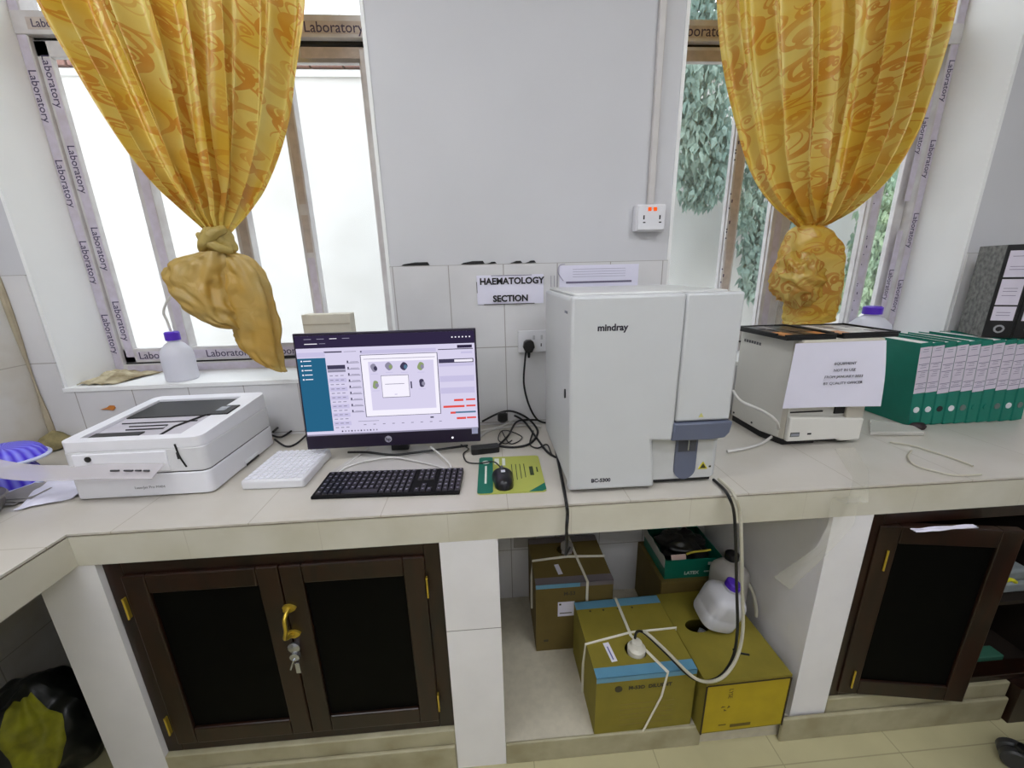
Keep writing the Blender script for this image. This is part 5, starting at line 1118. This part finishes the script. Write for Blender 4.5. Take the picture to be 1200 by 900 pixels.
# ------------------------------------------------------------------ under the left return
BC, BR = V((-1.47, 1.04, .175)), V((.165, .13, .19))
def sack(q, k=1.0):
    f = k * (1 + .16 * noise.noise(q * 2.1 + V((4, 0, 2))) + .07 * noise.noise(q * 5 + V((1, 7, 3)))); p = BC + V((BR.x * q.x * f, BR.y * q.y * f, BR.z * q.z * f)); p.z = max(p.z, .001); return p
def sph(u, v): th = 2 * PI * u; ph = PI * v; return V((math.sin(ph) * math.cos(th), math.sin(ph) * math.sin(th), math.cos(ph)))
mb = MB(); mb.grid(lambda u, v: sack(sph(u, v)), 56, 36)
obj('black_bag', mb, pbr('dark bag plastic', (10, 14, 12), .4), ang=180, label='bulging black bag on the floor under the left return of the worktop', cat='bag')
def drape(u, v):
    el = lerp(1.15, -.75, v); w = interp([(0, .3), (.3, .5), (.5, .36), (.7, .16), (1, .12)], v); a = -.85 - .08 * v + (u - .5) * 2 * w
    q = V((math.cos(el) * math.cos(a), math.cos(el) * math.sin(a), math.sin(el))); return sack(q, 1.05 + .03 * math.sin(u * 14 + v * 4))
mb = MB(); mb.grid(drape, 28, 40); obj('yellow_cloth', mb, pbr('dull yellow cloth', (150, 150, 22), .7, var=.15, c2=(104, 100, 20), scale=16), ang=180, solid=.002, label='crumpled dull yellow cloth hanging over the black bag at the bottom left', cat='cloth')
mb = MB(); mb.grid(lump(-1.38, 1.33, .27, .14, .12, .27, 9, .1), 36, 24); obj('black_bag', mb, pbr('dark teal bag plastic', (12, 22, 20), .5), ang=180, label='tall dark teal-black bag against the left pillar, behind the yellow cloth', cat='bag')

# ------------------------------------------------------------------ swivel chair foot at the lower right
o = thing('swivel_chair', 'black castor foot of a swivel chair at the bottom right corner', 'chair', (1.70, .465, 0), (0, 0, 0))
for k in range(5):
    a = 2 * PI * k / 5 + 1.815; ex, ey = .34 * math.cos(a), .34 * math.sin(a)
    mb = MB(); mb.tube([(0, 0, .12), (ex * .6, ey * .6, .095), (ex, ey, .075)], lambda t: .03 - .012 * t, n=10, flat=(1, .7)); lg = obj('leg', mb, M_black, o)
    mb = MB()
    for s in (-.016, .016):
        mt = Matrix.Translation((ex, ey, .036)) @ Matrix.Rotation(a + .6, 4, 'Z') @ Matrix.Translation((0, s, 0)) @ Matrix.Rotation(PI / 2, 4, 'X')
        mb.lathe([(0, -.013), (.03, -.013), (.036, -.008), (.036, .008), (.03, .013), (0, .013)], mt=mt, n=24)
    mb.tube([(ex, ey, .03), (ex, ey, .08)], .007, smooth=0); obj('castor', mb, pbr('castor grey', (60, 60, 62), .35), lg)
mb = MB(); mb.tube([(0, 0, .09), (0, 0, .44)], .025, smooth=0, n=16); obj('gas_column', mb, M_black, o)
mb = MB(); mb.prism(rrect(-.23, .23, -.23, .23, .07), .44, .50, 'z'); obj('seat', mb, pbr('black seat fabric', (22, 22, 24), .8), o, bevel=.02, seg=3)
mb = MB(); mb.tube([(.05, -.2, .45), (.05, -.28, .5), (.05, -.27, .7)], .02, n=10); obj('back_bar', mb, M_black, o)
mb = MB(); mb.box(-.2, .2, -.30, -.25, .62, 1.0); obj('backrest', mb, pbr('black seat fabric', (22, 22, 24), .8), o, bevel=.02, seg=3)

# ------------------------------------------------------------------ unseen ceiling lamps, added and placed as fill light
M_lamp = emis('fill lamp diffuser', (248, 250, 255), 17.5)
for i, (x, y) in enumerate(((-1.02, .25), (1.05, -.2), (-.6, -1.6), (1.4, -1.6))):
    o = thing('fill_lamp', ['added fill lamp nearest the left window', 'added fill lamp nearest the right window', 'added fill lamp at the back left of the room', 'added fill lamp at the back right of the room'][i], 'lamp', (x, y, ZC - .06))
    mb = MB(); mb.box(-.62, .62, -.16, .16, .02, .06); obj('housing', mb, M_white, o)
    mb = MB(); mb.box(-.60, .60, -.14, .14, 0, .0195); obj('diffuser', mb, M_lamp, o)

# ------------------------------------------------------------------ sky
wd = bpy.data.worlds.new('world'); S.world = wd; wd.use_nodes = True; nt = wd.node_tree; nt.nodes.clear()
out = nt.nodes.new('ShaderNodeOutputWorld'); bg = nt.nodes.new('ShaderNodeBackground'); nt.links.new(bg.outputs[0], out.inputs[0])
tc = nt.nodes.new('ShaderNodeTexCoord'); sp = nt.nodes.new('ShaderNodeSeparateXYZ'); nt.links.new(tc.outputs['Generated'], sp.inputs[0])
rp = nt.nodes.new('ShaderNodeValToRGB'); rp.color_ramp.elements[0].color = (.9, .93, .95, 1); rp.color_ramp.elements[1].color = (.80, .90, 1, 1); nt.links.new(sp.outputs[2], rp.inputs[0]); nt.links.new(rp.outputs[0], bg.inputs[0])
bg.inputs[1].default_value = 3.25
